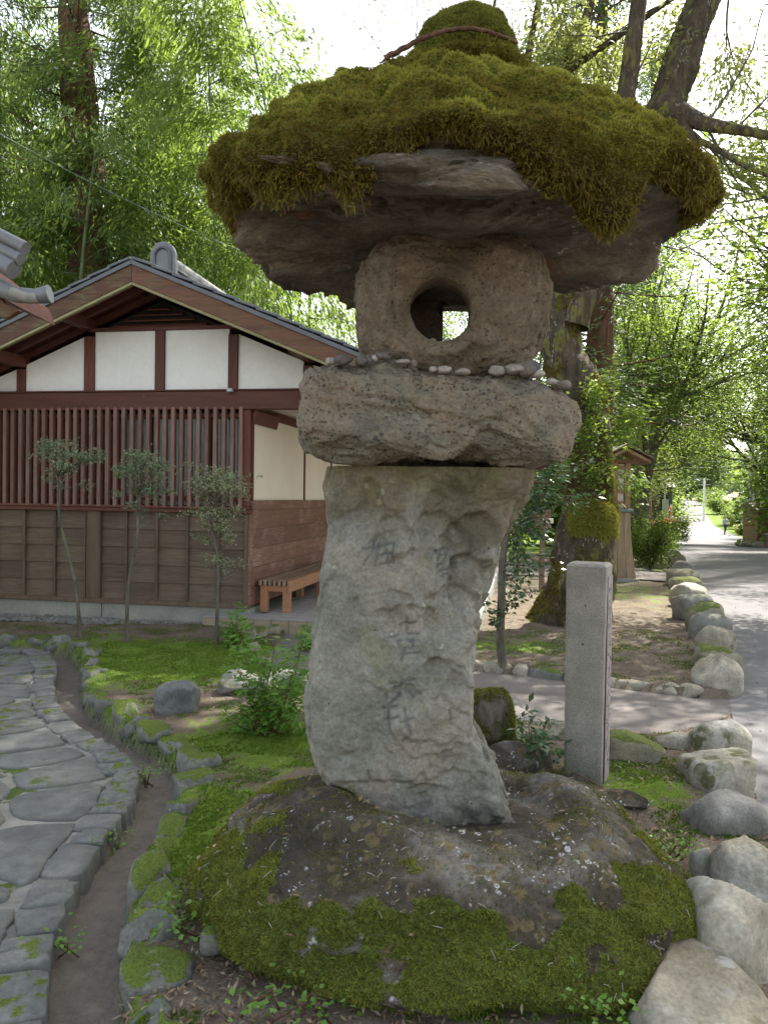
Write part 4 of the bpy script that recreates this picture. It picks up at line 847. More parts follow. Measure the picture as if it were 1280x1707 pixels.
for i, (a, b_, w_) in enumerate(((410, 1068, 34), (432, 1064, 30), (455, 1058, 26), (425, 1085, 22), (440, 1110, 26), (446, 1135, 20), (385, 1060, 20), (500, 1135, 22))):
    grock('garden_rock', a, b_, w_, w_ * .6, M['boulder_moss'], 420 + i, ['pale flat stone nearest the tiled platform edge', 'cream stone against the tiled platform edge, second from left', 'white knobbly stone at the right of the platform stones', 'brown stone below the cream ones by the platform', 'mossy stone bordering the narrow path', 'small stone bordering the path near the rocks', 'little dark stone at the platform corner', 'small stone on the far side of the narrow path'][i], n=10)
# small stones along both sides of the path
pe = empty('path_edging', (0, 0, 0), kind='structure')
for seg, sd_, sz_ in ((path_px([(1175, 1163), (1090, 1152), (1020, 1144), (950, 1135), (870, 1124), (790, 1116), (700, 1105)]), 1, .065), (path_px([(1140, 1000), (1050, 944), (950, 938), (830, 932)]), 3, .09)):
    L = resample(seg, .02); i = 0; rr = random.Random(sd_)
    if sd_ == 3: L = resample(path_px([(1105, 952), (1000, 942), (930, 938), (830, 932)]), .02)
    while i < len(L) - 4:
        ln_ = rr.uniform(.16, .34) * (1 if sd_ == 1 else 1.6); k = min(len(L) - 1, i + int(ln_ / .02)); c = (L[i] + L[k]) / 2; dr = L[k] - L[i]; z = float(gz(c[1]))
        rock('edging_stone', (c[0], c[1] + (sz_ * .5), z + .01), (ln_ * .52, sz_ * rr.uniform(.8, 1.2), rr.uniform(.055, .08)), M[rr.choice(['boulder_moss', 'boulder', 'edging'])], 900 + i + sd_, pe, math.atan2(dr[1], dr[0]), n=8, p=3.2, facet=3); i = k
# moss covered stump behind the column
sg = onground(818, 1290); SY = 3.95; sp_ = place(816, SY, .1); m_ = SY / FPX
V, F = cubesphere(36); r = (np.abs(V) ** 5).sum(1) ** (-1 / 5); W = V * r[:, None] * (1 + .05 * fbm(V, 2.2, 4, 151))[:, None] * np.array([34 * m_ * 1.05, .11, .30]); W[:, 0] *= 1 + .22 * sst(-W[:, 2], -.2, .3)
ST = empty('stump', (sp_.x, SY, 0)); tag(ST, 'squared old stump wrapped in moss right behind the lantern column', 'stump'); W[:, 2] += at(816, 1152, SY).z - .30
link('stump_wood', mesh_np('stump_wood', W, F, M['bark_grey']), ST)
P, Nn = sample(W, F, 9000, rs, lambda c, n: (n[:, 1] < .6) * sst(fbm(c, 6, 3, 152) + .2 + n[:, 2] * .9, -.1, .3)); Vb, Fb, bp = blades(P, Nn, .016, .005, rs, .7, .3, 3)
link('moss', mesh_np('moss', Vb, Fb, M['moss_base'], {'var': tipvar(np.clip(.5 + .4 * fbm(bp, 6, 3, 153) + rs.uniform(-.2, .2, len(bp)), 0, 1))}, False), ST, kind='stuff')
# ------------------------------------------------------------ red brown gabled building
A_ = R_(10.4); og = gp(413, 1043, 0.02); O_ = Vector((og.x, og.y, 0)); EX = Vector((math.cos(A_), -math.sin(A_), 0)); EY = Vector((math.sin(A_), math.cos(A_), 0))
def BL(px, py, yo=0.):     # pixel -> building's own (x, z) on the plane y = yo
    d = ray(px, py); t = (yo - (CAM - O_).dot(EY)) / d.dot(EY); p = CAM + d * t - O_; return p.dot(EX), p.z
def BS(px, py, xo=0.):     # pixel -> (y, z) on the plane x = xo
    d = ray(px, py); t = (xo - (CAM - O_).dot(EX)) / d.dot(EX); p = CAM + d * t - O_; return p.dot(EY), p.z
BD = empty('gabled_building', O_, -A_); tag(BD, 'red brown timber building with white plaster gable, slatted window and tiled roof', 'building')
XL = BL(-260, 800)[0]
zf = BL(413, 1012)[1]; zr_t = BL(413, 852)[1]      # foundation top, rail
zb0, zb1 = BL(300, 683)[1], BL(300, 653)[1]        # main beam
zs0, zs1 = BL(300, 845)[1], BL(300, 679)[1]
box('foundation', XL, .02, .03, .6, -.1, zf - .02, M['concrete'], BD)
box('foundation_joint', BL(168, 1020)[0] - .004, BL(168, 1020)[0] + .004, .026, .034, 0, zf - .03, M['dark'], BD, 0)
box('ground_sill', XL, .02, -.012, .10, zf - .02, zf + .03, M['batten_wood'], BD)
# backing core of the walls
box('wall_core', XL, -.12, .13, 7.5, zf, zb1, M['dark'], BD, 0)
# lapped boards, five courses between the battens
zt_w = zr_t - .03; nb = 5; hb = (zt_w - zf - .03) / nb
bat = [BL(p, 930)[0] for p in (-160, -108, -58, -10, 39, 90, 154, 209, 260, 311, 363, 411)]
for i in range(len(bat) - 1):
    for k in range(nb):
        z0 = zf + .03 + k * hb
        o = box('board', bat[i] + .012, bat[i + 1] - .012, .045, .062, z0 - .004, z0 + hb + .006, M['board_wood'], BD, .002); o.rotation_euler.x = -.07
for i, x in enumerate(bat):
    w_ = .016 if i not in (6, 11) else (.085 if i == 6 else .035)
    box('batten', x - w_, x + w_, .008, .045, zf + .03, zt_w, M['batten_wood'], BD)
    if i == 6: box('batten', x - .105, x - .088, -.004, .045, zf + .03, zt_w, M['batten_wood'], BD); box('batten', x + .088, x + .105, -.004, .045, zf + .03, zt_w, M['batten_wood'], BD)
box('rail', XL, .02, -.02, .08, zt_w, zt_w + .045, M['red_wood_x'], BD); box('rail', XL, .0, -.035, .06, zt_w + .047, zt_w + .075, M['red_wood_x'], BD)
# slatted window: glass and boards behind, rails, slats in front
xw = BL(402, 760)[0]
box('window_glass', BL(195, 760)[0], xw - .02, .10, .115, zs0 + .02, zb0 - .03, M['glass'], BD, 0); box('window_board', XL, BL(195, 760)[0] - .01, .09, .12, zs0 + .02, zb0 - .03, M['red_wood'], BD, 0)
for p in (40, 90, 143, 196, 246, 296, 346, 396): x = BL(p, 760)[0]; box('mullion', x - .02, x + .02, .07, .10, zs0 + .02, zb0 - .03, M['red_wood'], BD)
for z in (zs0 + .10, zs1 - .09): box('window_rail', XL, xw + .02, .03, .065, z - .025, z + .025, M['red_wood_x'], BD)
x = BL(402.5, 760)[0]; st = BL(402.5, 760)[0] - BL(388.2, 760)[0]
while x > XL + .05:
    o = box('slat', x - .022, x + .022, -.035, .028, zs0 - .01, zs1, M['slat_wood'], BD, .003); x -= st
box('corner_post', -.075, .0, .0, .10, zt_w + .08, zb0, M['red_wood'], BD); box('corner_board', .002, .03, -.01, .055, zf + .03, zt_w, M['side_wood'], BD)
# main beam, posts and plaster of the gable
xr_ = BL(507, 668)[0]
box('beam', XL, xr_, -.03, .12, zb0, zb1, M['red_wood_x'], BD, .006)
box('beam_cap', XL, xr_ + .02, -.045, .02, zb1 + .002, zb1 + .02, M['red_wood_x'], BD)
YO = -.62
ax, az = BL(220, 430, YO); rx_, rz2 = BL(560, 572, YO); lx_, lz_ = BL(0, 537, YO)
sr = (az - rz2) / (rx_ - ax); sl_ = (az - lz_) / (ax - lx_); SLP = (sr + sl_) / 2; print('slopes', sr, sl_, 'apex', ax, az)
def roofz(x, d=0.): return az - SLP * abs(x - ax) - d          # top of the tiles, minus d
XE0, XE1 = ax - 4.4, ax + 3.35
def wallband(p0, p1, top=None, mat='plaster'):
    x0, x1 = BL(p0, 620)[0], BL(p1, 620)[0]; z0 = zb1 + .02
    if top is not None: zt = BL(200, top)[1]; pts = [(x0, z0), (x1, z0), (x1, zt), (x0, zt)]
    else:
        pts = [(x0, z0), (x1, z0), (x1, max(roofz(x1, .30), z0 + .02)), (x0, max(roofz(x0, .30), z0 + .02))]
    prism('plaster_panel', pts, .03, .07, M[mat], BD, .001)
for p0, p1 in ((-120, -68), (-56, 28), (42, 140)): wallband(p0, p1)
wallband(157, 258, 551); wallband(274, 380, 548); wallband(396, 505); wallband(521, 640)
for p0, p1, top in ((-68, -56, None), (28, 42, None), (140, 157, None), (258, 274, 552), (380, 396, None), (505, 521, None)):
    x0, x1 = BL(p0, 620)[0], BL(p1, 620)[0]; zt = BL(200, top)[1] if top else roofz((x0 + x1) / 2, .33)
    box('post', x0, x1, .0, .09, zb1 + .022, zt, M['red_wood'], BD)
zl = BL(200, 552)[1]; xa, xb = BL(148, 550)[0], BL(392, 550)[0]
box('lintel', xa, xb, .0, .09, zl, zl + .045, M['red_wood_x'], BD)
for k in range(6):
    z = zl + .07 + k * .062; hw = (az - .33 - z) / SLP
    x0, x1 = max(xa + .06, ax - hw), min(xb - .06, ax + hw)
    if x1 - x0 > .1: o = box('louver', x0, x1, .02, .08, z - .006, z + .008, M['red_wood_x'], BD, .002); o.rotation_euler.x = .5
pts = [(xa, zl + .045), (xb, zl + .045), (xb, roofz(xb, .28)), (ax, roofz(ax, .28)), (xa, roofz(xa, .28))]
prism('vent_back', pts, .10, .12, M['dark'], BD, 0)
# purlins poking out towards the viewer
for px, py, w_, h_ in ((232, 484, .10, .12), (148, 541, .11, .13), (36, 603, .11, .13), (392, 535, .11, .13), (513, 594, .11, .12)):
    x, z = BL(px, py, 0.); box('purlin', x - w_ / 2, x + w_ / 2, YO + .06, .1, z - h_ / 2, z + h_ / 2, M['red_wood_x'], BD, .006)
def slope_prism(name, x0, x1, d0, d1, y0, y1, mat, **k): return prism(name, [(x0, roofz(x0, d1)), (x1, roofz(x1, d1)), (x1, roofz(x1, d0)), (x0, roofz(x0, d0))], y0, y1, mat, BD, **k)
for x0, x1 in ((XE0, ax - .001), (ax + .001, XE1)):
    slope_prism('bargeboard', x0, x1, .055, .25, YO, YO + .045, M['barge_wood']); slope_prism('barge_strip', x0, x1, .252, .285, YO + .004, YO + .05, M['strip_wood'])
    slope_prism('roof_deck', x0, x1, .07, .11, YO + .05, 8.2, M['red_wood_x']); slope_prism('roof_slab', x0, x1, .02, .069, YO - .02, 8.3, M['tile'])
    slope_prism('rafter', x0, x1, .112, .19, -.42, -.36, M['red_wood_x']); slope_prism('rafter', x0, x1, .112, .19, -.2, -.14, M['red_wood_x'])
    slope_prism('rafter', x0, x1, .112, .19, .13, .19, M['red_wood_x'])
# edge tiles stepping down both slopes, then courses of tiles behind them
for sgn_ in (-1, 1):
    n_ = int(((XE1 - ax) if sgn_ > 0 else (ax - XE0)) / .235)
    for k in range(n_):
        xm = ax + sgn_ * (k * .235 + .14); an_ = math.atan(SLP) * sgn_
        for yy, ww in ((YO + .06, .17),) + tuple((YO + .30 + q * .27, .25) for q in range(5 if sgn_ > 0 else 2)):
            o = box('tile', -.14, .14, -ww / 2, ww / 2, -.014, .014, M['tile'], BD, .005); o.location = (xm, yy, roofz(xm, -.012)); o.rotation_euler = (0, an_ - sgn_ * .06, 0)
ry0 = .15
box('ridge', ax - .10, ax + .10, ry0, 8.2, az - .02, az + .20, M['tile'], BD, .01)
for k in range(2): box('ridge_course', ax - .125, ax + .125, ry0 + .01, 8.2, az + .04 + k * .07, az + .06 + k * .07, M['tile_light'], BD, .006)
for k in range(14):
    yy = ry0 + .05 + k * .3; V, F = tubes([(np.array([[ax, yy, az + .21], [ax, yy + .31, az + .22]]), np.array([.085, .078]))], 14); link('ridge_tile', mesh_np('ridge_tile', V, F, M['tile_light']), BD)
# ridge end ornament: horseshoe shape
ts = np.linspace(-.15, math.pi + .15, 24); outer = [(ax + .16 * math.cos(t), az + .24 + .17 * math.sin(t)) for t in ts]; outer = [(ax + .17, az + .02)] + outer + [(ax - .17, az + .02)]
prism('ridge_end', outer, ry0 - .06, ry0, M['tile_light'], BD, .008); inner = [(ax + .085 * math.cos(t), az + .23 + .095 * math.sin(t)) for t in ts]; inner = [(ax + .08, az + .05)] + inner + [(ax - .08, az + .05)]
P = np.array([(p[0], ry0 - .065, p[1]) for p in [(ax + .10, az + .04)] + [(ax + .10 * math.cos(t), az + .23 + .11 * math.sin(t)) for t in ts] + [(ax - .10, az + .04)]]); V, F = tubes([(P, np.full(len(P), .022))], 8); link('ridge_moulding', mesh_np('ridge_moulding', V, F, M['tile']), BD)
# side wall receding: plaster above, sill, red boards
ysd = 6.5
zc0 = BS(421, 836)[1]; zc1 = BS(421, 690)[1]; zr0 = BS(421, 850)[1]
zh = zb0
pl1 = BS(507, 760)[0]
prism('side_wall', [(-.10, zf), (0, zf), (0, zb1), (-.10, zb1)], .1, 7.5, M['plaster_cream'], BD, 0)
for y0, y1 in ((.06, .10), (pl1 - .02, pl1 + .02), (pl1 + 1.5, pl1 + 1.54), (pl1 + 3, pl1 + 3.04)): box('side_post', .002, .02, y0, y1, zc0, zh, M['red_wood'], BD)
box('side_sill', .001, .035, .06, ysd, zr0 + .002, zc0 + .015, M['side_wood'], BD); box('side_top_rail', .001, .03, .06, ysd, zh - .05, zh + .06, M['red_wood_x'], BD)
prism('slanted_brace', [(0.02, zh), (.06, zh), (.06, zh - .01), (.02, zh - .16)], .05, .9, M['red_wood_x'], BD)
hb2 = (zr0 - zf) / 5
for k in range(5): box('side_board', .002, .018 + .002 * (k % 2), .06, ysd, zf + k * hb2 + .002, zf + (k + 1) * hb2 - .001, M['side_wood'], BD, .002)
# porch: beam and ceiling beyond the corner, right hand post hidden behind the lantern
box('porch_beam', xr_ - .1, xr_, .13, 6.5, zb0, zb1, M['red_wood_x'], BD); box('porch_ceiling', .02, xr_ + .6, .13, 7, zb1 + .02, zb1 + .05, M['red_wood_x'], BD, 0)
for yy in (6.3,): box('porch_post', xr_ - .10, xr_ - .0, yy, yy + .1, zf + .03, zb0 - .002, M['red_wood'], BD)
x, z = BL(388, 652); box('spotlight', x - .03, x + .03, -.11, -.046, z - .02, z + .02, M['metal'], BD); 
for px in (75, 243): x, z = BL(px, 662); o = box('bolt_plate', x - .018, x + .018, -.036, -.0305, z - .018, z + .018, M['red_wood'], BD); o.rotation_euler.y = .7
# tiled platform under the porch
PLF = empty('tiled_platform', O_, -A_, kind='structure'); zp = zf - .035; xa_ = -.42; yf = -.30
xe = 2.6; zp = BL(450, 1032, yf)[1]
box('platform_body', xa_ + .02, xe, yf + .02, 7.2, -.1, zp - .014, M['concrete'], PLF, 0)
nx2 = int((xe - xa_) / .2); 
for i in range(nx2):
    x0 = xa_ + i * .2
    for j in range(9):
        y0 = yf + j * .2
        if x0 < .03 and y0 > .0: continue
        if x0 < -.0 and y0 + .2 > .03: y1 = .022
        else: y1 = y0 + .197
        if y1 - y0 < .03: continue
        box('paving_tile', x0, x0 + .197, y0, y1, zp - .012, zp, M['paving'], PLF, .002)
    box('edge_tile', x0, x0 + .195, yf + .0, yf + .018, -.02, zp - .016, M['paving_edge'], PLF, .002)
box('paving_far', .03, xe, yf + 1.81, 7.2, zp - .012, zp - .001, M['paving'], PLF, 0)
# bench along the side wall
BN = empty('slatted_bench', O_ + EX * .05 + EY * .16 + Vector((0, 0, zp)), -A_); tag(BN, 'low orange brown slatted wooden bench along the side wall under the porch', 'bench')
bh = .37; bwd = .40; bl = 3.0
for k in range(7): x = .02 + k * .057; (box('seat_slat', x, x + .034, .0, bl, bh - .06, bh, M['bench_top'], BN, .003) if k < 6 else box('front_board', x - .003, x + .032, .0, bl, bh - .135, bh + .002, M['bench_wood'], BN, .004))
for yy in (.02, 1.45, 2.8):
    for x in (.03, .30): box('leg', x, x + .085, yy, yy + .085, 0, bh - .062, M['bench_wood'], BN, .004)
    box('cross_rail', .115, .30, yy + .01, yy + .07, bh - .13, bh - .063, M['bench_wood'], BN, .003)
# ------------------------------------------------------------ roof corner of the neighbouring gatehouse at the left edge
GY = 5.6; gmm = GY / FPX
GH = empty('neighbouring_gatehouse', (at(0, 480, GY).x - 1.0, GY, 0)); tag(GH, 'grey tiled eave corner of a neighbouring building poking in from the left edge', 'building'); g0 = GH.location
def gv(px, py, dy=0.): p = at(px, py, GY + dy); return np.array([p.x - g0.x, p.y - g0.y, p.z])
def tube_part(name, pts, r, mat, k=14, cap=True):
    P = np.array(pts); V, F = tubes([(P, np.array(r if hasattr(r, '__len__') else [r] * len(P)))], k)
    me = D.meshes.new(name); n = len(V); me.from_pydata(V.tolist(), [], F.tolist() + ([list(range(n - k, n)), list(range(k))[::-1]] if cap else [])); me.materials.append(mat); me.update()
    try: me.set_sharp_from_angle(angle=R_(40))
    except Exception: pass
    return link(name, me, GH)
for (a, b_), (c, d_), rr_ in (((-60, 361), (44, 414), 11), ((-60, 384), (36, 432), 11), ((-60, 402), (24, 450), 16)):
    o = tube_part('round_tile', [gv(a, b_, .1), gv((a + c) / 2, (b_ + d_) / 2, .05), gv(c, d_)], rr_ * gmm, M['tile_light'])
o = tube_part('eave_tile', [gv(-60, 440, .25), gv(-20, 468, .12), gv(5, 482, .04), gv(30, 492), gv(60, 494), gv(84, 490)], np.array([15, 15, 15, 13, 12, 15]) * gmm, M['tile_light'])
tube_part('eave_tile_end', [gv(20, 487, -.02), gv(50, 497, -.02), gv(64, 496, -.02)], np.array([9, 10, 9]) * gmm, M['mortar'], 12)
pts = [gv(-200, 330, .2), gv(-60, 420, .2), gv(0, 470, .05), gv(10, 500, .05), gv(-60, 470, .2), gv(-200, 400, .2)]
prism('eave_board', [(p[0], p[2]) for p in pts], .02, .9, M['red_wood_x'], GH); pts = [gv(-200, 360), gv(-30, 470), gv(-2, 500), gv(22, 512), gv(0, 525), gv(-120, 500), gv(-200, 460)]
prism('gable_board', [(p[0], p[2]) for p in pts], .10, .16, M['barge_wood'], GH)
box('wall', -3.2, -1.5, .3, 2.0, -.1, 2.8, M['plaster'], GH); box('roof_slab', -3.6, -.62, .25, 2.4, 2.8, 2.9, M['tile'], GH); box('post', -1.0, -.86, .12, .26, -.1, 2.85, M['red_wood'], GH)
# ------------------------------------------------------------ vegetation
rs = np.random.RandomState(77)
def smooth_path(pts, st=.05):
    P = np.array([list(p) for p in pts], float)
    for _ in range(2): P = np.concatenate([P[:1], np.stack([P[:-1] * .75 + P[1:] * .25, P[:-1] * .25 + P[1:] * .75], 1).reshape(-1, 3), P[-1:]])
    return resample(P, st)
def grow(p, d, L, r, lev, rg, out, tips, up=.15, wob=.25, kids=(3, 5), ratio=.62, ang=(.5, 1.1), droop=0.):
    n = max(4, int(L / .25)) if L > 1 else 5; st = L / n; P = [p.copy()]; dd = d / np.linalg.norm(d)
    for i in range(n):
        dd = dd + rg.normal(size=3) * wob * math.sqrt(st) * .6; dd[2] += up * st - droop * st * (i / n); dd /= np.linalg.norm(dd); P.append(P[-1] + dd * st)
    P = np.array(P); out.append((P, np.linspace(r, r * .45, n + 1)))
    if lev == 0:
        for i in range(1, n + 1): tips.append((P[i], (P[i] - P[i - 1]) / st))
        return
    for k in range(rg.randint(*kids) + 1):
        t = rg.uniform(.3, 1.); i = int(t * n); q = rg.normal(size=3); dr = (P[min(i + 1, n)] - P[max(i - 1, 0)]); dr /= np.linalg.norm(dr); q -= q @ dr * dr; q /= np.linalg.norm(q); a = rg.uniform(*ang)
        grow(P[i], dr * math.cos(a) + q * math.sin(a), L * ratio * rg.uniform(.7, 1.1), r * .5 * (1.1 - .4 * t), lev - 1, rg, out, tips, up, wob, kids, ratio, ang, droop)
    grow(P[-1], dd, L * ratio, r * .45, lev - 1, rg, out, tips, up, wob, kids, ratio, ang, droop)
def varf(P, nq, sc=.8, lo=.25, hi=.8, rg=rs):
    return np.clip((lo + hi) / 2 + .55 * (hi - lo) * fbm(P, sc, 3, 9) + rg.uniform(-.22, .22, nq), 0, 1)
def leafpart(name, P, dirs, ln, wd, mat, parent, per=1, jit=.03, droop=.3, up=.6, sc=.8, origin=(0, 0, 0)):
    P = np.repeat(np.asarray(P), per, 0); dirs = None if dirs is None else np.repeat(np.asarray(dirs), per, 0)
    V, F = leaves(P, ln, wd, rs, droop, up, jit, dirs); return link(name, mesh_np(name, V - np.array(origin), F, mat, {'var': ('FACE', varf(P, len(P), sc))}), parent, kind='stuff')
def woodpart(name, polys, mat, parent, k=6, origin=(0, 0, 0)):
    V, F = tubes(polys, k); return link(name, mesh_np(name, V - np.array(origin), F, mat), parent, **({'kind': 'stuff'} if name in ('branches', 'limbs', 'twigs', 'crown_limbs', 'spray_twigs', 'bare_twigs', 'stems') else {}))
# --- bamboo: three kinds, copied through the grove
def bamboo(seed, Ht, lean):
    rg = np.random.RandomState(seed); root = empty('bamboo', (0, 0, 0)); t = np.linspace(0, 1, 26)
    P = np.stack([lean[0] * t ** 2.6, lean[1] * t ** 2.6, Ht * t * (1 - .06 * t ** 4)], 1); r = .045 * (1 - t * .85); woodpart('culm', [(P, r)], M['culm'], root, 7)
    br = []; LP = []; LD = []
    for h in np.arange(.22, .99, .028):
        i = h * 25; c = np.array([np.interp(i, range(26), P[:, q]) for q in range(3)])
        for s in range(2):
            a = rg.uniform(0, 2 * np.pi); L = (1.5 * math.sin(math.pi * min(1, h * .9 + .1)) + .5) * rg.uniform(.7, 1.2); n = 7; d = np.array([math.cos(a), math.sin(a), .9]); Q = [c]
            for k in range(n): d = d + np.array([0, 0, -.28]); d /= np.linalg.norm(d); Q.append(Q[-1] + d * L / n)
            Q = np.array(Q); br.append((Q, np.linspace(.009, .003, n + 1)))
            for k in range(2, n + 1):
                for _ in range(15): LP.append(Q[k] + rg.normal(size=3) * np.array([.13, .13, .10])); LD.append(Q[k] - Q[k - 1])
    woodpart('branches', br, M['culm'], root, 3); LD = np.array(LD); LD /= np.linalg.norm(LD, axis=1)[:, None]
    leafpart('foliage', LP, LD, .165, .036, M['bamboo_leaf'], root, 2, .06, .9, .3, .6); return root
BB = [bamboo(1, 11.5, (1.4, -.6)), bamboo(2, 13, (-1.2, -.9)), bamboo(3, 10, (1.8, .3))]
rg = random.Random(4); spots = []
for row, (Y0, n, x0, x1) in enumerate(((14.6, 7, -9.5, -1.3), (16.5, 9, -11.5, -1.0), (19, 10, -13.5, -1.6), (22, 12, -15, -2.6), (25.5, 12, -17, -3.6))):
    for k in range(n): spots.append((x0 + (x1 - x0) * (k + rg.uniform(.15, .85)) / n, Y0 + rg.uniform(-.8, .8), rg.uniform(0, 6.28), rg.uniform(.88, 1.15), row))
spots += [(2.6, 30, 2.2, 1.0, 3), (3.5, 32.5, 5.1, 1.05, 3), (1.7, 33, .6, 1.0, 3), (.9, 27, 1, .62, 3), (-.4, 30, 2, .6, 3), (2.0, 31, 4, .55, 3)]
used = set()
for i, (x, y, a, s, row) in enumerate(spots):
    k = i % 3; o = BB[k] if k not in used else dup(BB[k]); used.add(k)
    o.location = (x, y, float(gz(y)) - .05); o.rotation_euler = (0, 0, a); o.scale = (s, s, s)
    tag(o, 'tall slender green bamboo in the dense grove behind the gabled building', 'bamboo', 'bamboo in the grove behind the building')
# --- cedars
def cedar(seed, Ht, r0, hb, mat_l='dark_leaf', bare=.3, dens=1., rad=2.6, bent=0., ls=(.15, .030), per=7, sp=1.):
    rg = np.random.RandomState(seed); root = empty('cedar_tree', (0, 0, 0)); t = np.linspace(0, 1, 40)
    P = np.stack([bent * np.sin(t * 3) + .12 * np.sin(t * 9 + seed), .15 * np.cos(t * 7 + seed), Ht * t], 1); r = r0 * (1 - t) ** .8 + .02 + r0 * .35 * np.exp(-t * 30)
    V, F = tubes([(P, r)], 16); V[:, :2] += (.10 * r0 * fbm(V, 3, 3, seed, stretch=(2, 2, .3)))[:, None]; link('trunk', mesh_np('trunk', V, F, M['bark_red']), root)
    br = []; LP = []; LD = []
    for h in np.arange(bare, .985, .022 / dens):
        c = np.array([np.interp(h, t, P[:, q]) for q in range(3)])
        for s in range(3):
            a = rg.uniform(0, 2 * np.pi); L = rad * (1.05 - h) ** .7 * rg.uniform(.55, 1.15); n = 8; d = np.array([math.cos(a), math.sin(a), .15]); Q = [c]
            for k in range(n): d = d + np.array([0, 0, -.12 + .05 * k]) * .7; d /= np.linalg.norm(d); Q.append(Q[-1] + d * L / n)
            Q = np.array(Q); br.append((Q, np.linspace(.03, .006, n + 1)))
            for k in range(2, n + 1):
                for _ in range(per):
                    e = rg.normal(size=3) * np.array([.20, .20, .13]) * sp; c2 = Q[k] + e; dd = e + np.array([0, 0, -.12]) + (Q[k] - Q[k - 1]) * .6; dd /= np.linalg.norm(dd)
                    for w_ in range(4): LP.append(c2 + dd * ls[0] * .45 * w_); LD.append(dd)
    woodpart('limbs', br, M['bark_red'], root, 4); leafpart('foliage', LP, LD, ls[0], ls[1], M[mat_l], root, 1, .02, .25, .3, .5); return root
C1 = cedar(11, 17, .56, 0, rad=3.2); C2 = cedar(12, 15, .30, 0, rad=3.0, bare=.12); CF1 = cedar(16, 17, .30, 0, rad=3.6, bare=.07, ls=(.34, .085), per=7, sp=1.7, dens=.9); C3 = cedar(14, 17, .34, 0, rad=2.2, bare=.28, bent=.25)
C1.location = (place(132, 15.5).x, 15.5, float(gz(15.5))); tag(C1, 'thick brown cedar trunk rising through the bamboo left of the roof apex', 'cedar tree')
C3.location = (place(205, 18.5).x, 18.5, float(gz(18.5))); tag(C3, 'slimmer bent cedar trunk right of the thick one in the bamboo', 'cedar tree')
# --- broadleaf
def broadleaf(seed, Ht, r0, mats, leafsz=(.085, .05), lev=3, per=7, up=.10, name='leafy_tree', trunkfrac=.35, jit=.12, ratio=.64, kids=(3, 5), ang=(.5, 1.1), spreadlean=(0, 0)):
    rg = np.random.RandomState(seed); root = empty(name, (0, 0, 0)); out = []; tips = []
    grow(np.zeros(3), np.array([spreadlean[0], spreadlean[1], 1.]), Ht * trunkfrac, r0, lev, rg, out, tips, up, .22, kids, ratio, ang)
    woodpart('trunk', [o for o in out if o[1][0] > .02], M['bark_grey'], root, 7); thin = [o for o in out if o[1][0] <= .02]
    if thin: woodpart('twigs', thin, M['bark_grey'], root, 3)
    leafpart('foliage', np.array([a for a, b in tips]), np.array([b for a, b in tips]), leafsz[0], leafsz[1], M[mats], root, per, jit, .25, .9, .5); return root
T1 = broadleaf(21, 12, .2, 'maple_leaf', per=14, jit=.25, kids=(4, 6)); T2 = broadleaf(22, 10, .16, 'pale_leaf', per=12, jit=.25, kids=(4, 6)); T4 = broadleaf(33, 11, .2, 'maple_leaf', leafsz=(.26, .17), per=9, jit=.55, kids=(4, 6), trunkfrac=.26, up=.02, ang=(.6, 1.3)); T5 = broadleaf(35, 10, .2, 'pale_leaf', leafsz=(.26, .17), per=8, jit=.5, kids=(4, 6), trunkfrac=.24, up=.0, ang=(.6, 1.3)); T3 = broadleaf(27, 9, .14, 'maple_leaf', per=14, leafsz=(.11, .06), jit=.28, kids=(4, 6), trunkfrac=.28)
print('tree tips', [len(x.children[-1].data.polygons) for x in (T1, T2, T3, T4, T5, BB[0], C1, C3, CF1)])
def put(o, px, Y, label, rz=0, s=1., cat='tree', group=None, z=None, sxy=None):
    p = place(px, Y); o.location = (p.x, Y, float(gz(Y)) - .05 if z is None else z); o.rotation_euler = (0, 0, rz); o.scale = (s, s, s) if sxy is None else (sxy, sxy, s); tag(o, label, cat, group); return o
put(C2, 985, 20, 'red brown cedar trunk right behind the great mossy tree', .4, 1.15, 'cedar tree', sxy=1.45)
put(T1, 905, 34, 'bright green leafy tree seen behind the fire box and camellia', 0, .8)
put(dup(T1), 700, 30, 'fresh green tree behind the lantern column, right of the bamboo', 2.2, .7)
put(dup(T2), 560, 27, 'pale yellow green tree between the roof and the lantern cap', 1.1, .95)
put(T5, 1010, 46, 'pale leafy tree behind the tile topped wall', .6, .8)
put(T4, 1075, 52, 'bright maple overhanging the tile topped wall', 1.6, .9)
put(dup(T4), 1050, 70, 'yellow green tree left of the far end of the road', 3.1, .9)
put(dup(T4), 1080, 105, 'leafy tree on the left where the road climbs away', 4.1, .9)
put(dup(T5), 1282, 92, 'pale sunlit tree above the white pole on the right verge', 5.1, .75)
put(dup(T4), 1262, 112, 'leafy tree behind the white pole, far up the road', .4, .9)
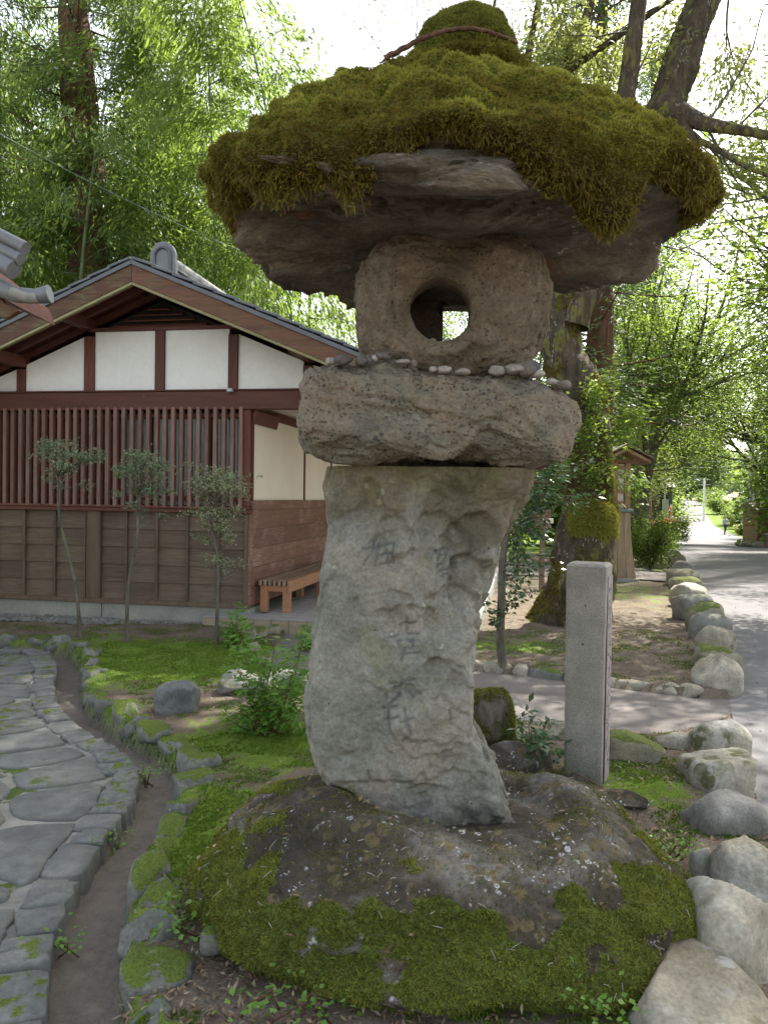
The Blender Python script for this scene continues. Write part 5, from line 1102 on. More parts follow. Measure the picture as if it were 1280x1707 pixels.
fc = [(1385, 40, 1.0, 'tall cedar at the right edge behind the wooden hut'), (1352, 52, 1.05, 'tall cedar beside the utility pole at right'), (1328, 66, 1.05, 'dark cedar on the right verge above the walking person'), (1305, 82, 1.0, 'cedar on the right verge next beyond the walker'), (1268, 100, .95, 'far cedar right of the white pole'), (1380, 55, 1.15, 'big cedar standing furthest right behind the hut'), (1122, 182, 1.0, 'dark cedar at the far end of the road, left one'), (1165, 188, 1.0, 'dark cedar at the far end of the road, right one'), (1050, 60, 1.1, 'dark cedar behind the maple and the wall'), (1034, 34, .95, 'blue green cedar right of the great tree, behind its branches'), (1195, 175, 1.0, 'dark cedar past the crest of the road, right of the others'), (1110, 172, .9, 'dark cedar past the crest, leftmost behind the road end'), (1150, 171, .8, 'dark cedar past the crest, just right of the road end'), (1133, 176, .8, 'dark cedar past the crest, exactly behind the road end'), (1182, 168, .9, 'dark cedar past the crest beyond the right verge'), (1400, 30, 1.25, 'wide cedar beyond the right edge whose boughs reach into view'), (1143, 186, .8, 'dark cedar closing the road in the middle'), (1085, 150, 1.0, 'dark cedar left of the far road')]
for i, (px, Y, s, lb) in enumerate(fc):
    o = (CF1 if i == 0 else dup(CF1)) if Y > 37 else dup(C3); put(o, px, Y, lb, i * 1.3, s, 'cedar tree', 'cedars beyond the garden', sxy=s * 1.15)
fill = [(1300, 42, T1, 1.7, 'very tall leafy tree just right of the hut, above the wires'), (1085, 38, T1, 1.6, 'tall leafy tree left of the road behind the azalea'), (1072, 30, C3, 1.15, 'tall cedar with high boughs behind the azalea bush'), (1370, 23, C3, 1.2, 'tall cedar outside the right edge, its boughs reaching in'), (1065, 25, T1, 1.35, 'tall light leaved tree behind the great tree, above the wooden lantern'), (1040, 41, T1, 1.5, 'tall bright tree rising left of the road in the middle distance'), (960, 31, T1, 1.6, 'tall broad tree behind the great mossy tree'), (1340, 27, T1, 1.5, 'tall leafy tree right of the view, its crown over the road'), (1390, 36, T4, 1.3, 'broad leafy tree right of the view behind the tall one'), (1040, 85, T4, .9, 'leafy tree closing the view behind the tile topped wall'), (960, 60, T4, 1.0, 'green tree far behind the great mossy trunk'), (840, 50, T5, 1.2, 'leafy tree in the gap right of the lantern column'), (1335, 78, T4, .9, 'fresh green tree among the right hand cedars'), (1385, 47, T5, .75, 'bright leafy tree over the wooden hut'), (1010, 90, T4, 1.2, 'far leafy tree in the gap below the cap'), (1255, 125, T5, 1.0, 'yellow green tree where the road disappears'), (1055, 28, T2, .62, 'young pale tree behind the wooden lantern'), (1000, 26, T1, .75, 'leafy tree between the red cedar and the wooden lantern'), (1335, 60, T4, 1., 'bright leafy tree on the right verge, overhanging the road'), (930, 36, T4, .9, 'leafy tree behind the platform stone, right of the fire box'), (640, 36, T4, .9, 'leafy tree behind the fire box, left side'), (760, 42, T5, 1.6, 'pale tree seen through the fire box window'), (1060, 88, T5, 1., 'pale leafy tree left of the far road'), (1066, 36, T1, 1.1, 'light green tree arching over the left road edge')]
for i, (px, Y, T, s, lb) in enumerate(fill): put(dup(T), px, Y, lb, i * 2.1, s)
# wooded hill behind everything
hx_ = np.linspace(-200, 260, 120); hy_ = np.linspace(190, 330, 30); HX, HY = np.meshgrid(hx_, hy_); hh = 3 + 34 * sst(HY, 190, 310) * (.6 + .4 * np.sin(HX * .02 + 1)) + 3 * fbm(np.c_[HX.ravel(), HY.ravel(), HX.ravel() * 0], .05, 4, 4).reshape(HX.shape)
HV = np.stack([HX, HY, hh], -1).reshape(-1, 3); ii = np.arange(len(HV)).reshape(HX.shape); HF = np.stack([ii[:-1, :-1], ii[:-1, 1:], ii[1:, 1:], ii[1:, :-1]], -1).reshape(-1, 4)
M['hill'] = flat('hill_soil', (.045, .065, .02), .3, .95, .3); link('hill', mesh_np('hill', HV, HF, M['hill']), kind='structure')
P, Nn = sample(HV, HF, 42000, rs, lambda c, n: (c[:, 1] < 290) * 1.); V, F = leaves(P + rs.rand(len(P), 1) * np.array([0, 0, 4.]), 2.4, 1.6, rs, .1, .4); link('wooded_slope', mesh_np('wooded_slope', V, F, M['maple_leaf'], {'var': ('FACE', varf(P, len(P), .08))}), kind='stuff')
# --- the great mossy tree
GYv = 9.6
def T(px, py, dy=0.): return at(px, py, GYv + dy)
GT = empty('great_tree', (T(955, 1035).x, GYv, 0)); tag(GT, 'great old tree with a thick mossy trunk and a burl, right behind the lantern', 'tree'); G0 = np.array([GT.location.x, GYv, 0])
mp = GYv / FPX
def limb(name, pts, k=18, st=.06, nz=.05):
    P = np.array([list(T(a, b_, dy)) for a, b_, r, dy in pts]); R2 = np.array([r * mp for a, b_, r, dy in pts]); Pr = smooth_path(np.c_[P], st); 
    Q = np.c_[P, R2]; Q4 = Q
    for _ in range(2): Q4 = np.concatenate([Q4[:1], np.stack([Q4[:-1] * .75 + Q4[1:] * .25, Q4[:-1] * .25 + Q4[1:] * .75], 1).reshape(-1, 4), Q4[-1:]])
    Q4 = resample(Q4, st); V, F = tubes([(Q4[:, :3], Q4[:, 3])], k); c = np.repeat(Q4[:, :3], k, 0); n = V - c; rr_ = np.linalg.norm(n, axis=1)[:, None]
    V = c + n * (1 + (nz * 3 * fbm(V, 2.2, 3, 161) + nz * 1.6 * np.abs(fbm(V, 9, 3, 162, stretch=(1.4, 1.4, .5))) * np.minimum(.3 / rr_[:, 0], 2))[:, None]); return link(name, mesh_np(name, V - G0, F, M['tree_bark']), GT), V, F
tr, tV, tF = limb('trunk', [(950, 1060, 72, 0), (952, 1025, 62, 0), (962, 970, 56, 0), (970, 920, 52, 0), (980, 870, 46, 0), (978, 800, 40, 0), (972, 740, 42, 0), (968, 690, 42, 0), (958, 650, 40, 0), (935, 590, 30, 0), (932, 520, 29, 0), (938, 440, 28, 0), (975, 350, 30, .2), (1040, 270, 32, .3), (1100, 200, 30, .4), (1132, 110, 27, .4), (1165, 20, 26, .5), (1215, -120, 25, .6), (1240, -300, 22, .8), (1220, -520, 15, 1.0)], 40, .04, .07)
limb('stub', [(955, 545, 26, -.1), (965, 505, 24, -.1), (990, 487, 17, -.1), (1006, 468, 15, -.12)], 16)
b1, bV2, bF2 = limb('burl', [(985, 935, 20, -.22), (990, 900, 34, -.25), (986, 868, 38, -.24), (975, 845, 26, -.2), (965, 825, 10, -.1)], 24)
limb('limb', [(985, 345, 17, .2), (1030, 230, 16, .2), (1046, 150, 15, .3), (1056, 60, 14, .3), (1068, -20, 12, .4), (1060, -220, 9, .5)], 14)
limb('limb', [(1100, 185, 24, .3), (1130, 185, 16, .1), (1175, 208, 11, -.2), (1225, 215, 8, -.4), (1290, 228, 6, -.6), (1400, 240, 4, -.8)], 12)
limb('limb', [(1130, 190, 9, 0), (1150, 230, 6, -.1), (1190, 245, 5, -.2), (1240, 280, 3, -.3), (1300, 300, 2, -.3)], 8)
limb('limb', [(940, 470, 12, .3), (900, 330, 13, .6), (930, 120, 11, 1), (985, 20, 8, 1.2), (1010, -120, 7, 1.3)], 10)
limb('limb', [(930, 130, 7, .9), (985, 90, 6, .8), (1060, 40, 5, .6), (1110, 5, 4, .5), (1200, -60, 3, .4)], 8)
limb('limb', [(905, 300, 8, .6), (870, 160, 7, .8), (885, 60, 6, 1.), (905, -30, 5, 1.1)], 8)
limb('limb', [(860, 250, 5, .7), (835, 120, 4, .8), (815, 40, 3, .9), (840, -60, 2.5, 1)], 8)
P, Nn = sample(tV, tF, 12000, rs, lambda c, n: (n[:, 1] < .3) * (fbm(c, 2.0, 4, 163) > .12) * (c[:, 2] < 6))
Vb, Fb, bp = blades(P, Nn, .035, .014, rs, .8, .5, 2); link('trunk_moss', mesh_np('trunk_moss', Vb - G0, Fb, M['moss_cap'], {'var': tipvar(np.clip(.55 + .3 * fbm(bp, 4, 3, 164) + rs.uniform(-.2, .2, len(bp)), 0, 1))}, False), GT, kind='stuff')
P, Nn = sample(bV2, bF2, 6000, rs, lambda c, n: (n[:, 1] < .3) * (c[:, 2] > T(985, 890).z)); Vb, Fb, bp = blades(P, Nn, .06, .014, rs, .6, .9, 2)
link('burl_moss', mesh_np('burl_moss', Vb - G0, Fb, M['moss_cap'], {'var': tipvar(np.clip(.75 + .25 * rs.uniform(-1, 1, len(bp)), 0, 1))}, False), GT, kind='stuff')
# crown above and beyond the frame: limbs, twigs, leaves
rg = np.random.RandomState(31); out, tips = [], []
base = np.array(T(1232, -330, .8))
for d0, L in (((-.75, -.5, .5), 3.4), ((-.3, -.8, .5), 3.2), ((.5, -.5, .6), 3.2), ((.8, .2, .5), 3.4), ((-.1, .5, .9), 3.2), ((-.6, .3, .8), 3.4), ((.15, -.2, 1), 3.4), ((-.9, 0, .35), 3.4)):
    grow(base - np.array([0, 0, rg.uniform(-1., 1.)]), np.array(d0, float), L, .12, 3, rg, out, tips, .04, .25, (3, 5), .68, (.5, 1.1))
tp = np.array([a for a, b in tips]); td = np.array([b for a, b in tips]); print('great tips', len(tp))
woodpart('crown_limbs', [o for o in out if o[1][0] > .018], M['bark_grey'], GT, 6, G0); woodpart('twigs', [o for o in out if o[1][0] <= .018], M['bark_grey'], GT, 3, G0)
leafpart('foliage', tp, td, .125, .072, M['maple_leaf'], GT, max(2, int(60000 / len(tp))), .28, .3, .9, .6, G0)
# leafy sprays of the great tree that dip into view at the upper right, and bare twigs against the sky
rg = np.random.RandomState(8); out, tips = [], []
for (a, b_, dy), (c, d_, dy2), L in (((1068, 40, .4), (1000, 60, .5), .9), ((1110, 5, .5), (1060, 20, .8), 1.), ((1046, 150, .3), (1100, 90, .7), .8), ((905, -30, 1), (940, 60, 1), .8), ((990, 20, 1.2), (960, 90, 1.4), .8), ((1175, 208, -.2), (1230, 320, 0), .9), ((1100, 185, .8), (1190, 300, 1.3), 1.2), ((1225, -40, 0), (1190, 90, .3), 1.), ((870, 160, .8), (900, 60, 1), .6), ((1000, 200, 1.2), (985, 110, 1.4), .7)):
    p0 = np.array(T(a, b_, dy)); p1 = np.array(T(c, d_, dy2)); grow(p0, p1 - p0, L, .018, 2, rg, out, tips, 0, .4, (2, 4), .7, (.4, 1.))
tp = np.array([a for a, b in tips]); td = np.array([b for a, b in tips]); woodpart('spray_twigs', out, M['bark_grey'], GT, 4, G0); leafpart('spray_leaves', tp, td, .09, .036, M['pale_leaf'], GT, 8, .12, .35, .8, .6, G0)
out, tips = [], []
for (a, b_, dy), (c, d_, dy2), L in (((1180, 300, 2), (1230, 210, 2), 1.3), ((720, 170, 2), (640, 20, 2), 1.2), ((700, 160, 2.5), (600, 60, 2.5), 1.2), ((860, 110, 1), (855, -10, 1), .7), ((1175, 208, -.2), (1260, 60, -.5), 1.5), ((1225, 215, -.4), (1290, 150, -.5), .8), ((1120, 420, 3), (1240, 380, 3), 1.5), ((1105, 410, 3), (1180, 440, 3), 1.2)):
    p0 = np.array(T(a, b_, dy)); p1 = np.array(T(c, d_, dy2)); grow(p0, p1 - p0, L, .016, 2, rg, out, tips, 0, .5, (2, 3), .6, (.4, 1.))
woodpart('bare_twigs', out, M['bark_grey'], GT, 4, G0)
tp = np.array([a for a, b in tips]); leafpart('sparse_leaves', tp[::2], None, .07, .026, M['pale_leaf'], GT, 3, .05, .3, .8, .6, G0)
# twigs of the leafless cherry seen left of the finial
# climbing fern and young leaves on the trunk
out, tips = [], []
for (a, b_), (c, d_) in (((985, 830), (1000, 760)), ((975, 780), (1010, 700)), ((960, 740), (940, 690)), ((990, 760), (1040, 720)), ((965, 700), (985, 650)), ((1000, 740), (1050, 690)), ((960, 800), (930, 760)), ((1000, 700), (1070, 660)), ((1005, 770), (1040, 790)), ((990, 700), (1000, 660))):
    p0 = np.array(T(a, b_, -.36)); p1 = np.array(T(c, d_, -.55)); grow(p0, p1 - p0, .42, .006, 1, rg, out, tips, 0, .5, (3, 5), .6, (.4, 1.1))
cr_ = empty('climbing_creeper', (float(G0[0]), GYv - .4, 0)); tag(cr_, 'fresh green creeper climbing the great mossy trunk above the burl', 'creeper'); og2 = (G0[0], GYv - .4, 0)
woodpart('stems', out, M['bark_grey'], cr_, 4, og2); tp = np.array([a for a, b in tips]); leafpart('foliage', tp, np.array([b for a, b in tips]), .075, .034, M['maple_leaf'], cr_, 9, .07, .25, 1.2, 1.5, og2)
# --- camellia sapling
cy = 6.7; c0 = np.array(place(836, cy)); CM = empty('camellia_sapling', tuple(c0)); tag(CM, 'slim sapling with glossy dark leaves right of the lantern column', 'sapling')
def cpt(a, b_, dy=0): return np.array(at(a, b_, cy + dy))
out = [(smooth_path([cpt(838, 1112), cpt(833, 1060), cpt(836, 1000), cpt(836, 960), cpt(838, 920), cpt(850, 870), cpt(862, 830), cpt(880, 790)], .06), None)]; out = [(out[0][0], np.linspace(8, 4.5, len(out[0][0])) * cy / FPX)]
tips = []; rg = np.random.RandomState(15)
for (a, b_), (c, d_), L in (((850, 880), (890, 850), .35), ((838, 930), (880, 870), .38), ((862, 840), (920, 800), .42), ((870, 810), (940, 790), .42), ((880, 790), (930, 740), .3), ((870, 810), (830, 780), .2), ((855, 870), (900, 900), .3), ((836, 1010), (870, 1000), .2), ((870, 820), (960, 830), .4), ((838, 940), (890, 940), .3), ((836, 960), (870, 980), .25), ((838, 1040), (818, 1010), .12), ((880, 800), (900, 830), .3), ((850, 880), (870, 930), .25), ((880, 790), (900, 770), .3)):
    p0 = cpt(a, b_); p1 = cpt(c, d_, rg.uniform(-.25, .25)); grow(p0, p1 - p0, L, .008, 1, rg, out, tips, 0, .5, (3, 4), .6, (.4, 1.1))
woodpart('stem', out, M['bark_grey'], CM, 7, c0); tp = np.array([a for a, b in tips]); leafpart('foliage', tp, np.array([b for a, b in tips]), .068, .03, M['gloss_leaf'], CM, 4, .035, .25, .9, 2, c0)
# --- three clipped shrubs before the building
def topiary(px, pbm, pts, clouds, label, seed, mat='box_leaf', nl=2600):
    g = onground(px, pbm); yy = g.y; c0 = np.array([g.x, yy, 0.]); r = empty('clipped_shrub', tuple(c0)); tag(r, label, 'shrub', 'clipped shrubs before the building'); rg = np.random.RandomState(seed)
    P = smooth_path([np.array(at(a, b_, yy)) for a, b_ in pts], .04); polys = [(P, np.linspace(.021, .009, len(P)))]; LP = []
    for (a, b_, rx, rz_, n) in clouds:
        cc = np.array(at(a, b_, yy)); m_ = yy / FPX; j = np.argmin(np.linalg.norm(P - cc, axis=1)); k0 = P[max(0, j - 3)]
        for _ in range(max(3, int(n / 55))):
            e = cc + rg.normal(size=3) * np.array([rx, rx * .8, rz_]) * m_ * .55; mid = (k0 + e) / 2 + rg.normal(size=3) * .02; Q = smooth_path([k0, mid, e], .03); polys.append((Q, np.linspace(.006, .002, len(Q))))
            for _ in range(int(n / max(3, int(n / 55)) / 8)):
                c2 = e + rg.normal(size=3) * np.array([rx, rx, rz_]) * m_ * .30; LP.append(c2 + rg.normal(size=(6, 3)) * .020)
    woodpart('stem', polys, M['bark_grey'], r, 7, c0); LP = np.concatenate(LP); leafpart('foliage', LP, None, .030, .015, M[mat], r, 2, .01, .0, .8, 3, c0); return r
topiary(134, 1073, [(134, 1076), (131, 1010), (125, 960), (112, 915), (103, 880), (97, 845), (98, 800), (92, 770)], [(95, 757, 34, 14, 700), (80, 745, 18, 10, 250), (140, 765, 22, 10, 320), (125, 795, 16, 12, 160), (92, 790, 14, 14, 120)], 'clipped shrub with a bent bare stem, leftmost of the three before the building', 1)
topiary(212, 1071, [(212, 1074), (212, 1010), (216, 960), (228, 910), (231, 870), (228, 830), (236, 800)], [(240, 760, 30, 14, 500), (215, 782, 26, 12, 400), (262, 785, 22, 16, 420), (255, 810, 26, 12, 420), (235, 848, 14, 10, 120), (275, 858, 10, 4, 40)], 'clipped shrub with layered dark foliage, middle of the three before the building', 2)
topiary(361, 1074, [(361, 1078), (362, 1030), (363, 990), (365, 950), (361, 915), (352, 880), (350, 850), (356, 820)], [(362, 795, 46, 16, 800), (335, 815, 26, 14, 420), (385, 815, 30, 16, 500), (360, 845, 32, 18, 520), (390, 855, 18, 12, 220), (372, 880, 22, 12, 220), (335, 890, 16, 16, 160), (385, 900, 14, 10, 120), (372, 935, 22, 16, 220), (395, 945, 10, 10, 70)], 'clipped shrub with sunlight coloured into its leaves, rightmost of the three, nearest the bench', 3, 'box_sunlit')
# --- leafy herbs: bush on the lawn and others
def herb(px, pbm, stems, label, mat='fern_leaf', seed=1, ls=(.055, .022), n=5, cat='bush', base_litter=True, leafy=.25):
    g = onground(px, pbm); yy = g.y; c0 = np.array([g.x, yy, g.z]); r = empty('leafy_bush', tuple(c0)); tag(r, label, cat); rg = np.random.RandomState(seed); polys = []; LP = []; LD = []
    for (a, b_) in stems:
        e = np.array(at(a, b_, yy + rg.uniform(-.25, .25))); mid = (c0 + e) / 2 + np.array([0, 0, .04]) + rg.normal(size=3) * .03; Q = smooth_path([c0 + rg.normal(size=3) * [.04, .04, 0], mid, e], .035); polys.append((Q, np.linspace(.004, .0015, len(Q))))
        for k in range(int(len(Q) * leafy), len(Q)):
            for _ in range(2):
                d = rg.normal(size=3); d[2] = abs(d[2]) * .3; d /= np.linalg.norm(d)
                for t in np.linspace(.15, 1, n): LP.append(Q[k] + d * .085 * t); LD.append(d + rg.normal(size=3) * .5)
    woodpart('stems', polys, M['bark_red'], r, 4, c0); leafpart('foliage', np.array(LP), np.array(LD), ls[0], ls[1], M[mat], r, 1, .006, .1, 1.4, 3, c0); return r
herb(445, 1222, [(385, 1085), (400, 1050), (395, 1110), (440, 1120), (460, 1060), (490, 1075), (505, 1060), (515, 1045), (500, 1110), (512, 1150), (480, 1140), (455, 1150), (390, 1180), (375, 1195), (420, 1175), (470, 1185), (505, 1190), (510, 1215), (465, 1215), (430, 1200), (395, 1210), (448, 1085), (425, 1085), (475, 1105), (530, 1120), (530, 1180)], 'bright green feathery bush on the lawn left of the lantern column', seed=3, n=4)
herb(392, 1078, [(390, 1010), (375, 1040), (410, 1040), (385, 1060), (370, 1062), (402, 1058), (415, 1065), (388, 1035), (396, 1020)], 'small upright green plant at the corner of the tiled platform', seed=4)
herb(512, 1090, [(505, 1045), (520, 1040), (535, 1055), (500, 1060), (525, 1070), (515, 1055)], 'feathery green shoots beside the narrow path, before the bench', seed=5)
herb(885, 1300, [(860, 1200), (880, 1190), (905, 1205), (915, 1225), (870, 1230), (895, 1235), (925, 1240), (865, 1250), (900, 1260), (885, 1215)], 'dark glossy leaved plant between the mossy stump and the stone post', 'gloss_leaf', 6, (.05, .024), 3)
herb(960, 1312, [(940, 1290), (952, 1282), (965, 1287), (975, 1292), (950, 1296), (985, 1300)], 'tiny dark sprig growing at the foot of the stone post', 'dark_leaf', 7, (.02, .006), 4, 'weed')
for i, (a, b_, lb) in enumerate(((520, 1700, 'small weed at the bottom edge under the base boulder'), (300, 1560, 'green weed beside the mossy channel stones, left of the boulder'), (1010, 1690, 'small weed between the base boulder and the nearest road boulder'), (1130, 1440, 'green weed between the base boulder and the road boulders'), (185, 1420, 'weed with round leaves on the pavement side of the channel, upper one'), (100, 1585, 'weed with round leaves on the left bank of the channel, lower one'), (420, 1690, 'small green weed under the base boulder at lower left'), (240, 1310, 'small weed in the channel beside the mossy edging stones'))):
    herb(a, b_, [(a - 12, b_ - 14), (a + 12, b_ - 16), (a, b_ - 24), (a + 18, b_ - 6), (a - 16, b_ - 4)], lb, 'fern_leaf', 10 + i, (.022, .018), 2, 'weed', leafy=.4)
# --- flowering azalea bush under the wooden lantern
def bush(px, Y, w_, h_, label, mat='maple_leaf', seed=1, n=9000, ls=(.07, .035), flowers=None):
    p = place(px, Y); c0 = np.array([p.x, Y, float(gz(Y))]); r = empty('round_bush', tuple(c0)); tag(r, label, 'bush'); rg = np.random.RandomState(seed); out = []; tips = []
    for k in range(9): a = rg.uniform(0, 6.28); grow(c0.copy(), np.array([math.cos(a) * .7, math.sin(a) * .7, 1.]), h_ * .6, .03 * h_, 2, rg, out, tips, .05, .4, (3, 4), .6)
    tp = np.array([a for a, b in tips]); s = (tp - c0); tp = c0 + s * np.array([w_ / 2 / (np.abs(s[:, 0]).max()), w_ / 2 / np.abs(s[:, 1]).max(), h_ / s[:, 2].max()])
    polys = [(c0 + (q - c0) * np.array([w_ / 2 / np.abs(s[:, 0]).max(), w_ / 2 / np.abs(s[:, 1]).max(), h_ / s[:, 2].max()]), r_) for q, r_ in out]
    woodpart('stems', polys, M['bark_grey'], r, 5, c0); leafpart('foliage', tp, None, ls[0], ls[1], M[mat], r, max(1, n // len(tp)), w_ * .045, .1, 1., 1.5, c0)
    if flowers: fp = tp[tp[:, 0] > c0[0] - .02 * w_]; fp = fp[fp[:, 2] > c0[2] + .72 * h_][:18]; leafpart('flowers', fp, None, .06, .055, flowers, r, 7, .03, 0, 1, 1, c0)
    return r
M['orange'] = leaf_mat('orange_petals', [(.55, .12, .05), (.6, .2, .1), (.65, .3, .2)], (.7, .25, .1), .3)
bush(1085, 18.5, 1.75, 1.55, 'round green bush with orange flowers at the road side, beside the wooden lantern', flowers=M['orange'], n=9000)
bush(1232, 88, 4, 3, 'sunlit low bush under the cedars beside the walker', seed=3, n=3000, ls=(.25, .15)); bush(1258, 80, 3.6, 2.4, 'green low bush on the right verge behind the walker', seed=4, n=3000, ls=(.2, .12)); bush(1236, 72, 1.6, 1.1, 'yellow green tuft at the right verge, just right of the walker', 'pale_leaf', seed=5, n=2000, ls=(.2, .12))
for i_v, (a_, Y_, w_, h_, lb_) in enumerate(((1222, 96, 5, 2.6, 'low green bush on the far right verge, below the cedars'), (1200, 118, 5, 3, 'low green bush further up the right verge by the white pole'), (1185, 140, 6, 3.5, 'low green bush high on the right verge near the crest'), (1100, 112, 6, 3.5, 'green bush on the far left verge of the climbing road'))): bush(a_, Y_, w_, h_, lb_, 'maple_leaf', 60 + i_v, 3500, (.26, .16))
# hedge before the wall
hp = empty('hedge', (place(1062, 40).x, 40, float(gz(40)))); tag(hp, 'long pale green hedge in front of the tile topped wall', 'hedge'); Q = rs.uniform(-1, 1, (9000, 3)) * np.array([2.6, .4, .55]) + np.array([0, 0, .75]); Q[:, 2] += .12 * fbm(Q, 1.5, 3, 4); leafpart('foliage', Q, None, .12, .07, M['pale_leaf'], hp, 1, .02, .1, 1, .8)
# --- trees beyond the frame that shade the foreground (road's far side and behind the camera)
sh = [(12.6, 18, T1, 1.4, 2.2, 'leafy roadside tree second along the far side of the road'), (10.4, 13.6, T1, 1.2, 4.4, 'leafy roadside tree between the first two across the road'), (16.2, 26.5, T1, 1.3, 5.4, 'leafy roadside tree fourth along the far side of the road'), (8.6, 10.2, T1, 1.15, 0.5, 'leafy tree on the far side of the road, just outside the view'), (9.6, 3.6, T1, 1.15, 3.5, 'leafy tree across the road beside the camera'), (13.8, 22.5, T3, 1.25, 2.5, 'leafy roadside tree third along the far side of the road')]
for x, y, T_, s, a, lb in sh: o = dup(T_, (x, y, float(gz(y)) - .05), a, s, lb); o['category'] = 'tree'; o['group'] = 'trees across the road'
# --- ground cover: moss shoots, litter
def lawnmask(c, n):
    d, s, wv = gutter_d(c[:, :2]); z = np.zeros(len(c)); P_ = np.c_[c[:, :2], z]
    mv = np.interp(0, [0], [0]) + .35 + .75 * gauss(c, 300, 1110, 1.5, .9) + .45 * gauss(c, 420, 1250, .6, .6) + .5 * gauss(c, 330, 1420, .25, .6) - .5 * gauss(c, 340, 1620, .35, .3) + .3 * gauss(c, 860, 1085, 1., .45) + .5 * gauss(c, 1090, 1340, .45, .35) - .4 * gauss(c, 380, 1170, .3, .25)
    f = mv + 1.1 * fbm(P_, 3.2, 4, 171); ok = (s > 0) & (d > wv + .0) & ~in_poly(c[:, :2], ROAD) & ~in_poly(c[:, :2], PATH) & (np.abs(c[:, 0]) < .53 * c[:, 1]) & (c[:, 1] < 9)
    return ok * sst(f, .45, .7) * (1 / np.maximum(c[:, 1], 1.5)) ** 1.2
T2.location = (3.5, -9, 0); tag(T2, 'pale leafy tree behind the photographer', 'tree')
T3.location = (11.8, 16.5, -.1); tag(T3, 'leafy roadside tree outside the view, beyond the first', 'tree')
P, Nn = sample(P3, GF, 70000, rs, lawnmask); Vb, Fb, bp = blades(P, Nn, .016, .006, rs, .6, -.2, 3)
Vb = Vb; link('lawn_moss', mesh_np('lawn_moss', Vb, Fb, M['moss_lawn'], {'var': tipvar(np.clip(.5 + .4 * fbm(bp, 3, 3, 172) + rs.uniform(-.2, .2, len(bp)), 0, 1))}, False), kind='stuff')
def litmask(c, n):
    d, s, wv = gutter_d(c[:, :2]); ok = (s > 0) & (d > wv) & ~in_poly(c[:, :2], ROAD) & (np.abs(c[:, 0]) < .53 * c[:, 1] + .1) & (c[:, 1] < 14) & (c[:, 1] > 1.6)
    w_ = .12 + 3.5 * gauss(c, 400, 1670, .6, .3) + 1.2 * gauss(c, 1140, 1300, .4, .9) + .8 * gauss(c, 1110, 1090, .8, 1.6) + 1.5 * gauss(c, 1130, 1480, .3, .5) + .5 * gauss(c, 440, 1215, .25, .25); return ok * w_
P, Nn = sample(P3, GF, 12000, rs, litmask); V, F = leaves(P + np.array([0, 0, .012]), .03, .010, rs, -.02, 3.); link('leaf_litter', mesh_np('leaf_litter', V, F, M['litter'], {'var': ('FACE', rs.rand(len(P)))}), kind='stuff')
# dead leaves, needles on the base boulder and the road
P, Nn = sample(bV, bF, 240, rs, lambda c, n: (n[:, 2] > .35) * 1. + .05 * (n[:, 2] > 0)); polys = []
for p, n in zip(P, Nn):
    d = rs.normal(size=3); d -= d @ n * n; d /= np.linalg.norm(d); L = rs.uniform(.012, .04); p = p + n * .012; polys.append((np.array([p, p + d * L * .5 + n * rs.uniform(0, .004), p + d * L]), np.array([.0009, .0011, .0006])))
V, F = tubes(polys, 4); link('needle_litter', mesh_np('needle_litter', V, F, M['pebble']), kind='stuff')
P, Nn = sample(bV, bF, 160, rs, lambda c, n: (n[:, 2] > .4) * 1.); V, F = leaves(P + Nn * .012, .03, .012, rs, 0, 3.); link('fallen_leaves', mesh_np('fallen_leaves', V, F, M['litter'], {'var': ('FACE', rs.rand(len(P)))}), kind='stuff')
P = rs.uniform(0, 1, (700, 2)) * np.array([6, 12]) + np.array([1.2, 2.5]); P = P[in_poly(P, ROAD) | in_poly(P, PATH)]; V, F = leaves(np.c_[P, P[:, 0] * 0 + .008], .03, .013, rs, 0, 4.); link('road_leaves', mesh_np('road_leaves', V, F, M['litter'], {'var': ('FACE', rs.rand(len(P)))}), kind='stuff')
# pebbly strip along the foundation
P = rs.uniform(0, 1, (1500, 2)) * np.array([4.4, .42]) + np.array([-4.6, -.47]); W3 = np.array([(O_ + EX * a + EY * b_)[:2] for a, b_ in P]); cvx, cf = cubesphere(2); Vs, Fs = [], []
for k, (x, y) in enumerate(W3):
    s = rs.uniform(.008, .028); Vs.append(cvx * np.array([s * 1.2, s, s * .7]) * rs.uniform(.8, 1.2, (len(cvx), 1)) + [x, y, .03 + s * .3]); Fs.append(cf + k * len(cvx))
link('pebble_strip', mesh_np('pebble_strip', np.concatenate(Vs), np.concatenate(Fs), M['boulder_grey'], None, False), kind='stuff')
# ------------------------------------------------------------ things of the middle and far distance
M['post_wood'] = wood_mat('warm_post_wood', (.17, .095, .055), (.27, .165, .10), 2)
